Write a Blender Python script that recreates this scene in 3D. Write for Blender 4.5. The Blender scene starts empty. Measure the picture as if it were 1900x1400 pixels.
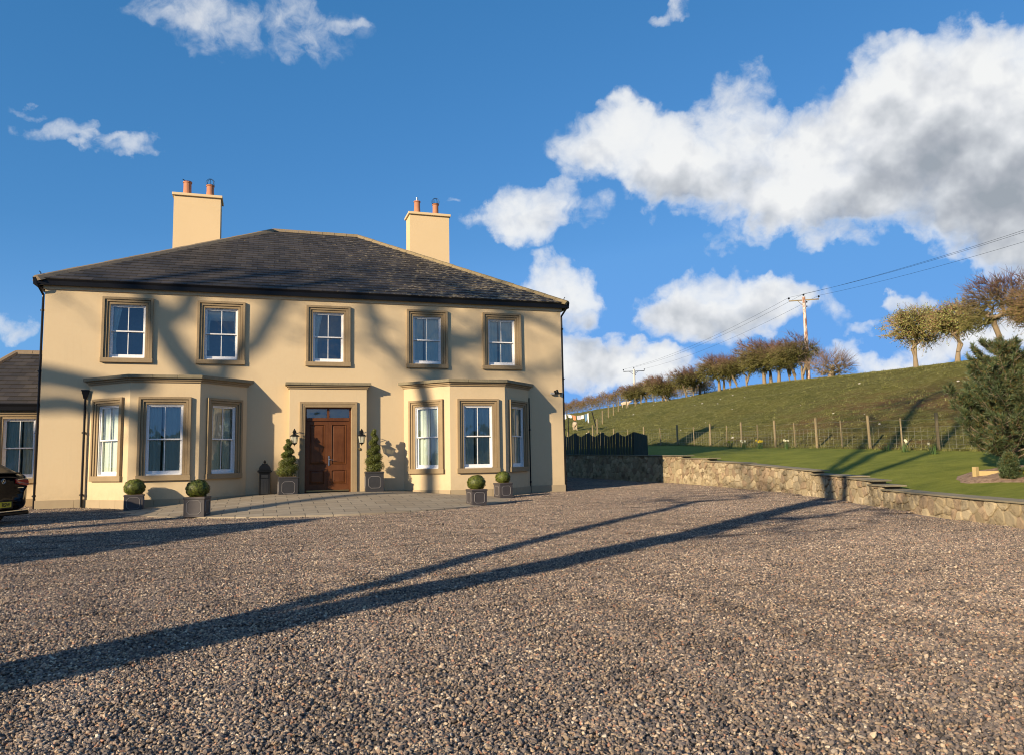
import bpy, bmesh, math, random
import numpy as np
from mathutils import Vector, Matrix
R = math.radians
rnd = random.Random(7)
SC = bpy.context.scene
COL = SC.collection

# ------------------------------------------------------------------ camera
YAW, PITCH, ROLL = 17.9523, 6.0019, -1.0715
cd = bpy.data.cameras.new('camera'); cam = bpy.data.objects.new('camera', cd); COL.objects.link(cam); SC.camera = cam
cy_, sy_, cp_, sp_ = math.cos(R(YAW)), math.sin(R(YAW)), math.cos(R(PITCH)), math.sin(R(PITCH))
F_ = Vector((sy_ * cp_, cy_ * cp_, sp_)); R_ = Vector((cy_, -sy_, 0)); U_ = R_.cross(F_)
cr_, sr_ = math.cos(R(ROLL)), math.sin(R(ROLL))
R2 = cr_ * R_ + sr_ * U_; U2 = -sr_ * R_ + cr_ * U_
m = Matrix((R2, U2, -F_)).transposed().to_4x4(); m.translation = Vector((-1.8493, -24.5188, .93))
cam.matrix_world = m
cd.sensor_width = 36; cd.lens = 1414.59 / 1900 * 36; cd.clip_start = .1; cd.clip_end = 6000

# ------------------------------------------------------------------ sun and sky
SUN_AZ, SUN_EL = 58.0, 18.8         # rays travel this many degrees right of the house normal, sun this high
sd = bpy.data.lights.new('sun', 'SUN'); sun = bpy.data.objects.new('sun', sd); COL.objects.link(sun)
sd.energy = 5.0; sd.angle = R(.5); sd.color = (1.0, .80, .56)
to_sun = Vector((-math.sin(R(SUN_AZ)) * math.cos(R(SUN_EL)), -math.cos(R(SUN_AZ)) * math.cos(R(SUN_EL)), math.sin(R(SUN_EL))))
sun.rotation_euler = to_sun.to_track_quat('Z', 'Y').to_euler(); sun.location = (-20, -30, 30)

SC.view_settings.view_transform = 'Standard'; SC.view_settings.look = 'None'
SC.view_settings.exposure = .60; SC.view_settings.gamma = 1
SC.cycles.use_denoising = True
try: SC.cycles.denoiser = 'OPENIMAGEDENOISE'
except Exception: pass
SC.cycles.filter_width = 1.05; SC.cycles.max_bounces = 6; SC.cycles.transparent_max_bounces = 12; SC.cycles.diffuse_bounces = 3
SC.cycles.caustics_reflective = False; SC.cycles.caustics_refractive = False

class NT:
    """small helper for writing node trees"""
    def __init__(s, tree): s.t = tree; s.n = tree.nodes; s.l = tree.links
    def new(s, typ, **kw):
        n = s.n.new(typ)
        for k, v in kw.items(): setattr(n, k, v)
        return n
    def put(s, node, idx, val):
        i = node.inputs[idx]
        if hasattr(val, 'is_linked'): s.l.new(val, i)
        elif val is not None:
            if isinstance(val, (tuple, list)) and len(val) == 3 and i.type == 'RGBA': val = (*val, 1)
            i.default_value = val
    def math(s, op, a, b=None, c=None, clamp=False):
        n = s.new('ShaderNodeMath', operation=op, use_clamp=clamp); s.put(n, 0, a)
        if b is not None: s.put(n, 1, b)
        if c is not None: s.put(n, 2, c)
        return n.outputs[0]
    def vmath(s, op, a, b=None):
        n = s.new('ShaderNodeVectorMath', operation=op); s.put(n, 0, a)
        if b is not None: s.put(n, 1, b)
        return n.outputs[1] if op in ('LENGTH', 'DOT_PRODUCT', 'DISTANCE') else n.outputs[0]
    def mix(s, f, a, b, mode='MIX'):
        n = s.new('ShaderNodeMix', data_type='RGBA', blend_type=mode); s.put(n, 0, f); s.put(n, 6, a); s.put(n, 7, b)
        return n.outputs[2]
    def rng(s, v, a, b, c=0, d=1, smooth=False):
        n = s.new('ShaderNodeMapRange', interpolation_type='SMOOTHSTEP' if smooth else 'LINEAR')
        for i, x in enumerate((v, a, b, c, d)): s.put(n, i, x)
        return n.outputs[0]
    def noise(s, vec, scale, detail=4, rough=.55, dist=0, color=False):
        n = s.new('ShaderNodeTexNoise'); s.put(n, 'Vector', vec); s.put(n, 'Scale', float(scale)); s.put(n, 'Detail', float(detail)); s.put(n, 'Roughness', float(rough)); s.put(n, 'Distortion', float(dist))
        return n.outputs[1 if color else 0]
    def vor(s, vec, scale, out='Color', feature='F1', rand=1.0):
        n = s.new('ShaderNodeTexVoronoi', feature=feature); s.put(n, 'Vector', vec); s.put(n, 'Scale', float(scale)); s.put(n, 'Randomness', float(rand))
        return n.outputs[out]
    def sep(s, v):
        n = s.new('ShaderNodeSeparateXYZ'); s.put(n, 0, v); return n.outputs
    def comb(s, x, y, z):
        n = s.new('ShaderNodeCombineXYZ')
        for i, q in enumerate((x, y, z)): s.put(n, i, q)
        return n.outputs[0]
    def ramp(s, f, stops):
        n = s.new('ShaderNodeValToRGB'); s.put(n, 0, f); e = n.color_ramp.elements
        while len(e) < len(stops): e.new(.5)
        for k, (p, c) in zip(e, stops): k.position = p; k.color = (*c, 1)
        return n.outputs[0]

BLOBS = [(51.9,22.1,3.79,2.94,1.2),(48.1,23.2,4.12,3.03,1.2),(44.9,24.3,3.03,2.6,1.1),(42.1,22.9,2.81,2.19,0.8),(44.7,20.2,5.02,3.73,1.2),(48.8,18.4,5.24,4.3,1.5),(52.3,17.0,3.98,4.82,1.5),(52.2,13.1,2.27,2.47,1.0),(54.4,14.7,3.23,4.77,1.0),(38.4,22.0,3.14,2.1,0.7),(36.1,24.4,2.48,1.9,0.7),(40.1,19.6,3.05,2.65,0.8),(37.2,19.3,3.73,2.35,0.9),(32.7,21.6,3.73,2.54,1.0),(28.7,22.0,4.26,2.57,1.0),(25.4,23.2,3.93,2.01,0.8),(23.9,21.6,2.49,1.68,0.5),(30.6,20.2,3.98,1.85,0.7),(38.5,17.6,2.92,1.63,0.6),(22.0,20.4,1.46,0.83,0.25),(19.6,18.1,3.12,2.32,1.0),(17.3,17.8,2.0,1.24,0.5),(20.4,16.4,2.07,1.49,0.6),(24.0,17.8,1.73,1.23,0.35),(41.8,15.7,2.08,1.26,0.6),(39.9,15.3,1.43,0.91,0.4),(43.3,14.5,1.18,0.71,0.4),(36.2,15.1,1.42,0.75,0.35),(34.3,15.1,0.95,0.68,0.35),(34.2,14.2,0.69,0.46,0.3),(21.8,12.8,2.79,1.67,1.1),(22.8,10.9,2.04,1.92,0.8),(23.8,10.3,1.02,0.8,0.4),(33.7,10.6,5.14,2.01,1.2),(30.2,9.8,2.43,1.65,0.9),(37.1,11.1,2.39,1.44,0.9),(32.8,8.7,3.25,1.09,0.6),(41.0,10.0,1.39,1.3,0.5),(42.8,8.5,0.84,0.48,0.5),(24.9,7.2,3.22,1.41,1.0),(22.3,7.5,2.44,1.21,0.9),(28.1,7.0,1.98,1.0,0.8),(24.4,5.6,4.42,1.29,0.8),(29.6,6.5,1.76,1.11,0.8),(31.1,5.6,1.93,0.79,0.4),(46.3,9.7,1.75,0.71,0.6),(45.0,9.7,1.3,0.5,0.4),(47.6,9.9,0.78,0.63,0.4),(41.5,7.1,1.3,0.89,0.7),(43.5,5.9,1.99,1.02,0.7),(46.1,6.0,2.54,1.14,0.8),(49.2,6.7,2.68,1.45,0.9),(51.0,7.5,2.01,1.22,0.8),(48.4,7.8,1.82,0.87,0.4),(53.0,7.0,1.92,1.33,0.8),(-5.1,29.9,4.36,2.19,0.3),(-2.4,28.7,4.13,1.62,0.2),(-7.6,29.5,2.8,0.93,0.22),(2.4,28.8,2.38,0.93,0.22),(1.0,30.6,3.93,1.12,0.26),(-4.7,30.0,1.83,1.1,0.3),(-13.5,21.4,1.84,0.84,0.55),(-9.5,20.6,1.66,0.88,0.55),(-11.5,20.9,1.44,0.43,0.3),(-15.6,22.7,0.83,0.37,0.3),(5.4,30.6,1.23,0.49,0.2),(-15.1,9.0,1.44,0.88,0.7),(31.1,30.8,1.83,0.65,0.5),(13.8,19.1,0.58,0.23,0.25),(46.3,13.9,0.96,0.49,0.3),(35.9,17.8,4.15,1.84,0.8),(30.0,19.5,3.8,1.68,0.7),(38.5,16.5,2.19,1.39,0.6),(26.7,24.4,2.47,1.44,0.5),(43.2,17.7,2.73,1.58,0.8),(33.8,9.4,4.17,1.24,0.5),(25.8,6.0,4.39,1.2,0.7),(3.8,30.4,3.63,1.63,0.2)]

def build_world():
    w = bpy.data.worlds.new('World'); SC.world = w; w.use_nodes = True
    T = NT(w.node_tree); T.n.clear()
    out = T.new('ShaderNodeOutputWorld')
    sky = T.new('ShaderNodeTexSky', sky_type='NISHITA'); sky.sun_disc = False
    sky.sun_elevation = R(SUN_EL); sky.sun_rotation = R(180 + SUN_AZ); sky.altitude = 100; sky.air_density = 1.0; sky.dust_density = .3; sky.ozone_density = 2.4
    d = T.vmath('NORMALIZE', T.new('ShaderNodeTexCoord').outputs['Generated'])
    x, y, z = T.sep(d); T.put(sky, 0, T.comb(x, y, T.math('MAXIMUM', z, .07)))
    az = T.math('MULTIPLY', T.math('ARCTAN2', x, y), 57.2958); el = T.math('MULTIPLY', T.math('ARCSINE', z), 57.2958)
    # billowing edges: the direction is jittered by noise of three sizes before the cloud masses are looked up
    w1 = T.vmath('SUBTRACT', T.noise(d, 7, 1, .5, color=True), (.5, .5, .5))
    w2 = T.vmath('SUBTRACT', T.noise(d, 22, 2, .5, color=True), (.5, .5, .5))
    w3 = T.vmath('SUBTRACT', T.noise(d, 60, 4, .55, color=True), (.5, .5, .5))
    warp = T.vmath('ADD', T.vmath('MULTIPLY', w1, (3.5, 3, 0)), T.vmath('ADD', T.vmath('MULTIPLY', w2, (4.2, 3.4, 0)), T.vmath('MULTIPLY', w3, (1.8, 1.5, 0))))
    P = T.vmath('ADD', T.comb(az, el, 0.0), warp)
    soft = T.vmath('ADD', T.comb(az, el, 0.0), T.vmath('MULTIPLY', T.vmath('ADD', w1, w2), (2.5, 2.2, 0)))
    def field(vec, blobs=None):
        key = 'cloud_masses' if blobs is None else 'cloud_bodies'; g = bpy.data.node_groups.get(key)
        if not g:
            g = bpy.data.node_groups.new(key, 'ShaderNodeTree')
            g.interface.new_socket('p', in_out='INPUT', socket_type='NodeSocketVector'); g.interface.new_socket('f', in_out='OUTPUT', socket_type='NodeSocketFloat')
            G = NT(g); gi = G.new('NodeGroupInput'); go = G.new('NodeGroupOutput'); acc = None
            for (a, e, ra, re, s) in (blobs or BLOBS):
                k = math.sqrt(s) / BLOB_K      # s - s*|(p-c)/r|^2
                m_ = G.new('ShaderNodeVectorMath', operation='MULTIPLY_ADD'); G.put(m_, 0, gi.outputs[0]); G.put(m_, 1, (k / ra, k / re, 0)); G.put(m_, 2, (-a * k / ra, -e * k / re, 0)); v = m_.outputs[0]
                q = G.math('SUBTRACT', s, G.vmath('DOT_PRODUCT', v, v), clamp=True)
                acc = q if acc is None else G.math('ADD', acc, q)
            G.l.new(acc, go.inputs[0])
        n = T.new('ShaderNodeGroup'); n.node_tree = g; T.put(n, 0, vec); return n.outputs[0]
    # the half of the sky behind the viewer gets plain broken cloud
    other = T.math('MULTIPLY', T.rng(T.noise(T.vmath('MULTIPLY', d, (1, 1, 2.2)), 2.3, 4, .55), .50, .68, 0, .9), T.rng(T.math('ABSOLUTE', T.math('SUBTRACT', az, 18)), 55, 80))
    f0 = T.math('ADD', field(P), other)
    fine = T.noise(T.vmath('ADD', d, T.vmath('MULTIPLY', w2, (.05, .05, .03))), 38, 6, .62)
    dens = T.math('ADD', f0, T.math('MULTIPLY', T.math('MULTIPLY', T.math('SUBTRACT', fine, .5), 1.15), T.rng(f0, 0, .3)))
    mask = T.math('SUBTRACT', 1, T.math('POWER', 2.718, T.math('MULTIPLY', T.math('POWER', T.math('MAXIMUM', T.math('SUBTRACT', dens, .10), 0), 1.35), -2.0)))
    thick = T.rng(f0, .25, 1.1)
    # underside: how much cloud lies above, seen through soft large billows
    body = [b for b in BLOBS if b[4] >= .75]
    f1 = T.math('MINIMUM', field(T.vmath('ADD', soft, (-.8, 1.7, 0)), body), 1.3); f2 = field(T.vmath('ADD', soft, (-1.5, 4.2, 0)), body)
    under = T.rng(T.math('ADD', T.math('MULTIPLY_ADD', f1, .60, T.math('MULTIPLY', f2, .60)), T.math('MULTIPLY', other, .5)), .25, 3.6, smooth=True)
    here = T.noise(d, 13, 4, .5); up = T.noise(T.vmath('ADD', d, (-.012, -.005, .016)), 13, 4, .5)
    puff = T.math('MULTIPLY', T.math('SUBTRACT', here, up), 1.9)
    shade = T.math('SUBTRACT', T.math('ADD', T.math('MULTIPLY', under, T.rng(here, .25, .75, 1.15, .80)), T.math('ADD', T.rng(fine, .3, .7, .14, .0), T.rng(T.noise(d, 8, 4, .5), .35, .65, .16, -.16))), puff)
    shade = T.math('MULTIPLY', shade, thick, clamp=True)
    col = T.ramp(shade, [(0, (.87, .88, .88)), (.2, (.74, .76, .79)), (.45, (.58, .61, .65)), (.75, (.42, .45, .50)), (1, (.33, .37, .42))])
    r_, g_, b_ = T.sep(T.vmath('MINIMUM', sky.outputs[0], (2.15, 3.65, 5.6)))
    B_ = T.math('MULTIPLY', T.math('POWER', b_, .62), 1.428)
    G_ = T.math('MINIMUM', T.math('MULTIPLY', T.math('POWER', g_, .62), .868), T.math('MULTIPLY', B_, .53))
    R3 = T.math('MINIMUM', T.math('MULTIPLY', T.math('POWER', r_, .95), .325), T.math('MULTIPLY', B_, .21))
    low = T.rng(el, 16, 1, 1, 1.22); skyc = T.comb(T.math('MULTIPLY', T.math('MULTIPLY', R3, low), low), T.math('MULTIPLY', G_, low), T.math('MINIMUM', T.math('MULTIPLY', B_, low), 4.9))
    full = T.mix(mask, skyc, T.vmath('MULTIPLY', col, (CLOUD_K, CLOUD_K, CLOUD_K)))
    bg = T.new('ShaderNodeBackground'); T.put(bg, 0, full); T.put(bg, 1, SKY_S)
    T.l.new(bg.outputs[0], out.inputs[0])
SKY_S = .12; CLOUD_K = 5.7; SKY_K = 1.0; BLOB_K = 1.25
build_world()

# ------------------------------------------------------------------ mesh and object helpers
class MB:
    """collects faces, built as ONE mesh object"""
    def __init__(s): s.v = []; s.f = []; s.c = []; s.uv = []
    def add(s, vs, fs, col=None):
        o = len(s.v); s.v += [tuple(q) for q in vs]; s.f += [tuple(o + i for i in f) for f in fs]
        s.c += [col] * len(fs); return s
    def box(s, x0, x1, y0, y1, z0, z1, col=None, M=None):
        vs = [(x, y, z) for x in (x0, x1) for y in (y0, y1) for z in (z0, z1)]
        if M: vs = [tuple(M @ Vector(q)) for q in vs]
        return s.add(vs, [(0, 1, 3, 2), (4, 6, 7, 5), (0, 4, 5, 1), (2, 3, 7, 6), (0, 2, 6, 4), (1, 5, 7, 3)], col)
    def prism(s, pts, z0, z1, cap=True):
        """polygon pts (x,y) counter-clockwise raised from z0 to z1"""
        n = len(pts); vs = [(x, y, z0) for x, y in pts] + [(x, y, z1) for x, y in pts]
        fs = [(i, (i + 1) % n, n + (i + 1) % n, n + i) for i in range(n)]
        if cap: fs += [tuple(range(n, 2 * n)), tuple(reversed(range(n)))]
        return s.add(vs, fs)
    def tube(s, pts, rad, n=6, cap=True, col=None):
        pts = [Vector(q) for q in pts]; k = len(pts); rad = rad if isinstance(rad, (list, tuple)) else [rad] * k
        vs = []; fs = []; up = None
        for i, q in enumerate(pts):
            t = (pts[min(i + 1, k - 1)] - pts[max(i - 1, 0)]); t = t.normalized() if t.length > 1e-9 else Vector((0, 0, 1))
            if up is None: up = t.orthogonal().normalized()
            a = (up - up.dot(t) * t); a = a.normalized() if a.length > 1e-6 else t.orthogonal().normalized(); up = a; b = t.cross(a)
            for j in range(n):
                w = 2 * math.pi * j / n; vs.append(q + (a * math.cos(w) + b * math.sin(w)) * rad[i])
        for i in range(k - 1):
            for j in range(n):
                fs.append((i * n + j, i * n + (j + 1) % n, (i + 1) * n + (j + 1) % n, (i + 1) * n + j))
        if cap: fs += [tuple(reversed(range(n))), tuple(range((k - 1) * n, k * n))]
        return s.add(vs, fs, col)
    def lathe(s, prof, n=16, cx=0, cy=0, col=None, cap=True, M=None):
        """prof: (radius, z) bottom to top"""
        vs = [(cx + r * math.cos(2 * math.pi * j / n), cy + r * math.sin(2 * math.pi * j / n), z) for r, z in prof for j in range(n)]
        if M: vs = [tuple(M @ Vector(q)) for q in vs]
        k = len(prof); fs = [(i * n + j, i * n + (j + 1) % n, (i + 1) * n + (j + 1) % n, (i + 1) * n + j) for i in range(k - 1) for j in range(n)]
        if cap: fs += [tuple(reversed(range(n))), tuple(range((k - 1) * n, k * n))]
        return s.add(vs, fs, col)
    def build(s, name, mat, parent=None, smooth=False, bevel=0, M=None):
        me = bpy.data.meshes.new(name)
        vs = s.v if M is None else [tuple(M @ Vector(q)) for q in s.v]
        me.from_pydata(vs, [], s.f); me.materials.append(mat)
        if any(c is not None for c in s.c):
            at = me.attributes.new('tint', 'FLOAT_COLOR', 'FACE'); buf = []
            for c in s.c: c = c or (1, 1, 1); buf += [c[0], c[1], c[2], 1]
            at.data.foreach_set('color', buf)
        if smooth: me.polygons.foreach_set('use_smooth', [True] * len(me.polygons))
        me.validate(); me.update()
        o = bpy.data.objects.new(name, me); COL.objects.link(o)
        if parent: o.parent = parent
        if bevel:
            b = o.modifiers.new('bevel', 'BEVEL'); b.width = bevel; b.segments = 2; b.limit_method = 'ANGLE'
        return o
def tag(o, label=None, cat=None, group=None, kind=None):
    for k, v in (('label', label), ('category', cat), ('group', group), ('kind', kind)):
        if v: o[k] = v
    return o
def thing(name, label, cat, loc=(0, 0, 0), rz=0, group=None):
    o = bpy.data.objects.new(name, None); COL.objects.link(o); o.location = loc; o.rotation_euler = (0, 0, rz)
    o.empty_display_size = .2
    return tag(o, label, cat, group)
def dup(root, loc=None, rz=None, label=None, sc=None):
    r = root.copy(); COL.objects.link(r)
    if loc is not None: r.location = loc
    if rz is not None: r.rotation_euler = (0, 0, rz)
    if sc is not None: r.scale = sc
    if label: r['label'] = label
    for ch in list(root.children):
        c = ch.copy(); COL.objects.link(c); c.parent = r
        for gch in list(ch.children):
            q = gch.copy(); COL.objects.link(q); q.parent = c
    return r
def np_mesh(name, V, Fq, mat, parent=None, smooth=False, tint=None):
    """fast mesh from numpy arrays: V (n,3), Fq (m,k) all faces with k corners"""
    V = np.asarray(V, np.float32); Fq = np.asarray(Fq, np.int32); k = Fq.shape[1]
    me = bpy.data.meshes.new(name); me.vertices.add(len(V)); me.vertices.foreach_set('co', V.ravel())
    me.loops.add(Fq.size); me.loops.foreach_set('vertex_index', Fq.ravel())
    me.polygons.add(len(Fq)); me.polygons.foreach_set('loop_start', np.arange(0, Fq.size, k, dtype=np.int32))
    me.polygons.foreach_set('use_smooth', np.full(len(Fq), smooth))
    me.materials.append(mat)
    if tint is not None:
        at = me.attributes.new('tint', 'FLOAT_COLOR', 'FACE'); at.data.foreach_set('color', np.asarray(tint, np.float32).ravel())
    me.update(calc_edges=True); me.validate()
    o = bpy.data.objects.new(name, me); COL.objects.link(o)
    if parent: o.parent = parent
    return o

# ------------------------------------------------------------------ materials
MATS = {}
def mat(name, fn=None, color=(.5, .5, .5), rough=.6, metal=0, **kw):
    if name in MATS: return MATS[name]
    m_ = bpy.data.materials.new(name); m_.use_nodes = True; T = NT(m_.node_tree)
    b = T.n['Principled BSDF']; T.put(b, 'Base Color', color); T.put(b, 'Roughness', rough); T.put(b, 'Metallic', metal)
    pos = T.new('ShaderNodeNewGeometry').outputs['Position']
    if fn: fn(T, b, pos)
    else:
        n1 = T.noise(pos, 14, 5)
        T.put(b, 'Base Color', T.mix(.5, color, T.mix(n1, tuple(c * .6 for c in color), tuple(min(1, c * 1.3) for c in color))))
    MATS[name] = m_; return m_
def bump(T, b, h, strength=.3, dist=.02):
    n = T.new('ShaderNodeBump'); T.put(n, 'Strength', strength); T.put(n, 'Distance', dist); T.put(n, 'Height', h); T.put(b, 'Normal', n.outputs[0])
def attr(T, name='tint'):
    n = T.new('ShaderNodeAttribute', attribute_name=name); return n.outputs['Color']

def f_render(T, b, p):
    big = T.noise(p, .5, 4, .6); fine = T.noise(p, 9, 6, .6); x, y, z = T.sep(p)
    streak = T.noise(T.vmath('MULTIPLY', p, (5, 5, .35)), 1.6, 5, .65)
    c = T.mix(big, (.555, .44, .27), (.615, .495, .31))
    c = T.mix(T.rng(fine, .35, .75, 0, .3), c, (.56, .42, .25))
    c = T.mix(T.rng(streak, .55, .8, 0, .2), c, (.42, .34, .22))
    spl = T.math('MULTIPLY', T.rng(z, .45, -.1), T.rng(T.noise(p, 4, 6, .7), .35, .7)); c = T.mix(T.math('MULTIPLY', spl, .45), c, (.30, .24, .15))
    T.put(b, 'Base Color', c); T.put(b, 'Roughness', .9); bump(T, b, T.math('ADD', T.noise(p, 90, 4, .6), T.math('MULTIPLY', T.noise(p, 2.5, 4), 2)), .35, .006)
M_RENDER = mat('painted_render', f_render)
def f_stone(T, b, p):
    n1 = T.noise(p, 3, 6, .6); n2 = T.noise(p, 40, 5, .65)
    c = T.mix(n1, (.24, .175, .095), (.36, .27, .155)); c = T.mix(T.rng(n2, .5, .8, 0, .5), c, (.15, .12, .075))
    T.put(b, 'Base Color', c); T.put(b, 'Roughness', .85); bump(T, b, n2, .35, .006)
M_STONE = mat('dressed_sandstone', f_stone)
def f_cop(T, b, p):
    n1 = T.noise(p, 5, 6, .65); n2 = T.noise(p, 55, 5, .7)
    c = T.mix(n1, (.13, .115, .075), (.30, .255, .16)); c = T.mix(T.rng(n2, .55, .75, 0, .7), c, (.36, .33, .22))
    T.put(b, 'Base Color', c); T.put(b, 'Roughness', .9); bump(T, b, n2, .5, .01)
M_CORN = mat('weathered_cornice_stone', f_cop)
M_WHITE = mat('white_paint', color=(.80, .80, .78), rough=.35)
M_BLACK = mat('black_gutter_paint', lambda T, b, p: (T.put(b, 'Base Color', (.006, .006, .007)), T.put(b, 'Roughness', .35), T.put(b, 'Specular IOR Level', .25)))
M_IRON = mat('black_cast_iron', lambda T, b, p: (T.put(b, 'Base Color', (.008, .009, .010)), T.put(b, 'Roughness', .45), T.put(b, 'Specular IOR Level', .2)))
M_SOFFIT = mat('cream_frieze', color=(.66, .52, .33), rough=.8)
M_DARK = mat('dark_room', color=(.30, .31, .28), rough=.9)
def f_curt(T, b, p):
    T.put(b, 'Base Color', T.mix(T.noise(p, 6, 3), (.76, .78, .68), (.86, .87, .78))); T.put(b, 'Roughness', .9)
M_CURT = mat('pale_curtain_cloth', f_curt)
def f_glass(T, b, p):
    out = T.n['Material Output']
    gl = T.new('ShaderNodeBsdfGlossy'); T.put(gl, 'Roughness', .02); T.put(gl, 'Color', (.9, .95, 1))
    tr = T.new('ShaderNodeBsdfTransparent'); T.put(tr, 'Color', (.86, .94, .92))
    fr = T.new('ShaderNodeFresnel'); T.put(fr, 'IOR', 1.6)
    bp = T.new('ShaderNodeBump'); T.put(bp, 'Strength', .25); T.put(bp, 'Distance', .02); T.put(bp, 'Height', T.noise(p, 1.8, 2)); T.l.new(bp.outputs[0], gl.inputs['Normal'])
    mx = T.new('ShaderNodeMixShader'); T.l.new(T.math('ADD', fr.outputs[0], .06), mx.inputs[0]); T.l.new(tr.outputs[0], mx.inputs[1]); T.l.new(gl.outputs[0], mx.inputs[2]); T.l.new(mx.outputs[0], out.inputs[0])
M_GLASS = mat('window_glass', f_glass)
def f_slate(T, b, p):
    n = T.noise(p, 2.0, 6, .65); n2 = T.noise(p, 30, 4, .7); t = attr(T)
    c = T.mix(1.0, T.mix(n, (.022, .021, .020), (.052, .044, .037)), t, 'MULTIPLY')
    li = T.noise(T.vmath('MULTIPLY', p, (5, 9, 12)), 1.0, 6, .72); side = T.rng(T.sep(p)[0], -6, 6, -.10, .085)
    lm = T.rng(T.math('ADD', li, side), .59, .68)
    c = T.mix(T.math('MULTIPLY', lm, .75), c, T.mix(n2, (.42, .30, .10), (.55, .48, .34)))
    T.put(b, 'Base Color', c); T.put(b, 'Roughness', T.rng(n2, .3, .7, .55, .8)); bump(T, b, n2, .3, .004)
M_SLATE = mat('roof_slate', f_slate)
def f_ridge(T, b, p):
    n = T.noise(p, 4, 6, .7); n2 = T.noise(p, 25, 5, .7); lich = T.rng(T.math('ADD', n2, T.rng(T.sep(p)[0], -7, 6, -.12, .12)), .45, .62)
    c = T.mix(n, (.16, .125, .085), (.26, .20, .13)); c = T.mix(T.math('MULTIPLY', lich, .55), c, (.34, .26, .10))
    T.put(b, 'Base Color', c); T.put(b, 'Roughness', .9); bump(T, b, n2, .4, .01)
#R
M_RIDGE = mat('lichened_ridge_tile', f_ridge)
def f_terra(T, b, p):
    n = T.noise(p, 6, 5); T.put(b, 'Base Color', T.mix(n, (.38, .15, .075), (.52, .24, .13))); T.put(b, 'Roughness', .8)
M_TERRA = mat('terracotta', f_terra)
def f_mahog(T, b, p):
    g_ = T.noise(T.vmath('MULTIPLY', p, (26, 26, 1.6)), 1.5, 6, .6, 1.2); n = T.noise(p, 3, 4)
    c = T.mix(g_, (.048, .015, .006), (.130, .048, .016)); c = T.mix(T.rng(n, .4, .7, 0, .4), c, (.165, .066, .024))
    T.put(b, 'Base Color', c); T.put(b, 'Roughness', .42); T.put(b, 'Specular IOR Level', .25); bump(T, b, g_, .15, .003)
M_MAHOG = mat('varnished_mahogany', f_mahog)
M_STEEL = mat('worn_steel', color=(.6, .6, .58), rough=.3, metal=1)
M_BRASS = mat('dull_brass', color=(.45, .33, .15), rough=.35, metal=1)
def f_lead(T, b, p):
    n = T.noise(p, 7, 5, .65); T.put(b, 'Base Color', T.mix(n, (.032, .029, .031), (.075, .067, .069))); T.put(b, 'Roughness', .55)
M_LEAD = mat('lead_grey_planter', f_lead)
M_LEAD2 = mat('dark_lead_planter', lambda T, b, p: (T.put(b, 'Base Color', T.mix(T.noise(p, 7, 5, .65), (.014, .015, .017), (.032, .032, .036))), T.put(b, 'Roughness', .6)))
M_LEADL = mat('worn_planter_edge', color=(.24, .225, .22), rough=.5)
def leafmat(name, a, c2, tr=.25, rough=.5):
    def fn(T, b, p):
        t = attr(T); n = T.noise(p, 3, 4)
        c = T.mix(1.0, T.mix(n, a, c2), t, 'MULTIPLY'); T.put(b, 'Base Color', c); T.put(b, 'Roughness', rough)
        out = T.n['Material Output']; tl = T.new('ShaderNodeBsdfTranslucent'); T.put(tl, 'Color', c)
        mx = T.new('ShaderNodeMixShader'); mx.inputs[0].default_value = tr; T.l.new(b.outputs[0], mx.inputs[1]); T.l.new(tl.outputs[0], mx.inputs[2]); T.l.new(mx.outputs[0], out.inputs[0])
    return mat(name, fn)
M_BOX = leafmat('box_leaf', (.075, .095, .018), (.13, .15, .03))
M_PINE = leafmat('pine_needle', (.05, .085, .036), (.10, .13, .052), .15)
M_LICH = leafmat('pale_lichened_shoots', (.24, .26, .07), (.42, .43, .20))
M_BUD = leafmat('budding_leaf', (.13, .15, .035), (.22, .21, .06))
M_GRASS = leafmat('rough_grass_blade', (.13, .14, .03), (.24, .23, .07))
M_DAFL = leafmat('daffodil_leaf', (.06, .12, .03), (.10, .17, .05))
def f_bark(T, b, p):
    n = T.noise(T.vmath('MULTIPLY', p, (6, 6, 1.5)), 2, 6, .65); t = attr(T)
    T.put(b, 'Base Color', T.mix(1.0, T.mix(n, (.16, .12, .075), (.34, .27, .17)), t, 'MULTIPLY')); T.put(b, 'Roughness', .9); bump(T, b, n, .5, .03)
M_BARK = mat('hawthorn_bark', f_bark)
def f_twig(T, b, p):
    t = attr(T); n = T.noise(p, .9, 4)
    T.put(b, 'Base Color', T.mix(1.0, T.mix(n, (.12, .082, .072), (.20, .145, .10)), t, 'MULTIPLY')); T.put(b, 'Roughness', .85)
M_TWIG = mat('bare_twig', f_twig)
def f_wood(T, b, p):
    n = T.noise(T.vmath('MULTIPLY', p, (8, 8, 1.5)), 3, 5, .6); T.put(b, 'Base Color', T.mix(n, (.16, .125, .07), (.30, .24, .13))); T.put(b, 'Roughness', .85)
M_POST = mat('weathered_post_wood', f_wood)
M_PLANK = mat('yellow_timber', color=(.42, .32, .14), rough=.8)
M_WIRE = mat('galvanised_wire', color=(.24, .24, .20), rough=.5)
def f_fpan(T, b, p):
    n = T.noise(T.vmath('MULTIPLY', p, (9, 9, 1)), 2, 5, .6); T.put(b, 'Base Color', T.mix(n, (.018, .030, .022), (.05, .065, .055))); T.put(b, 'Roughness', .75)
M_FPAN = mat('dark_green_fence_stain', f_fpan)
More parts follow.
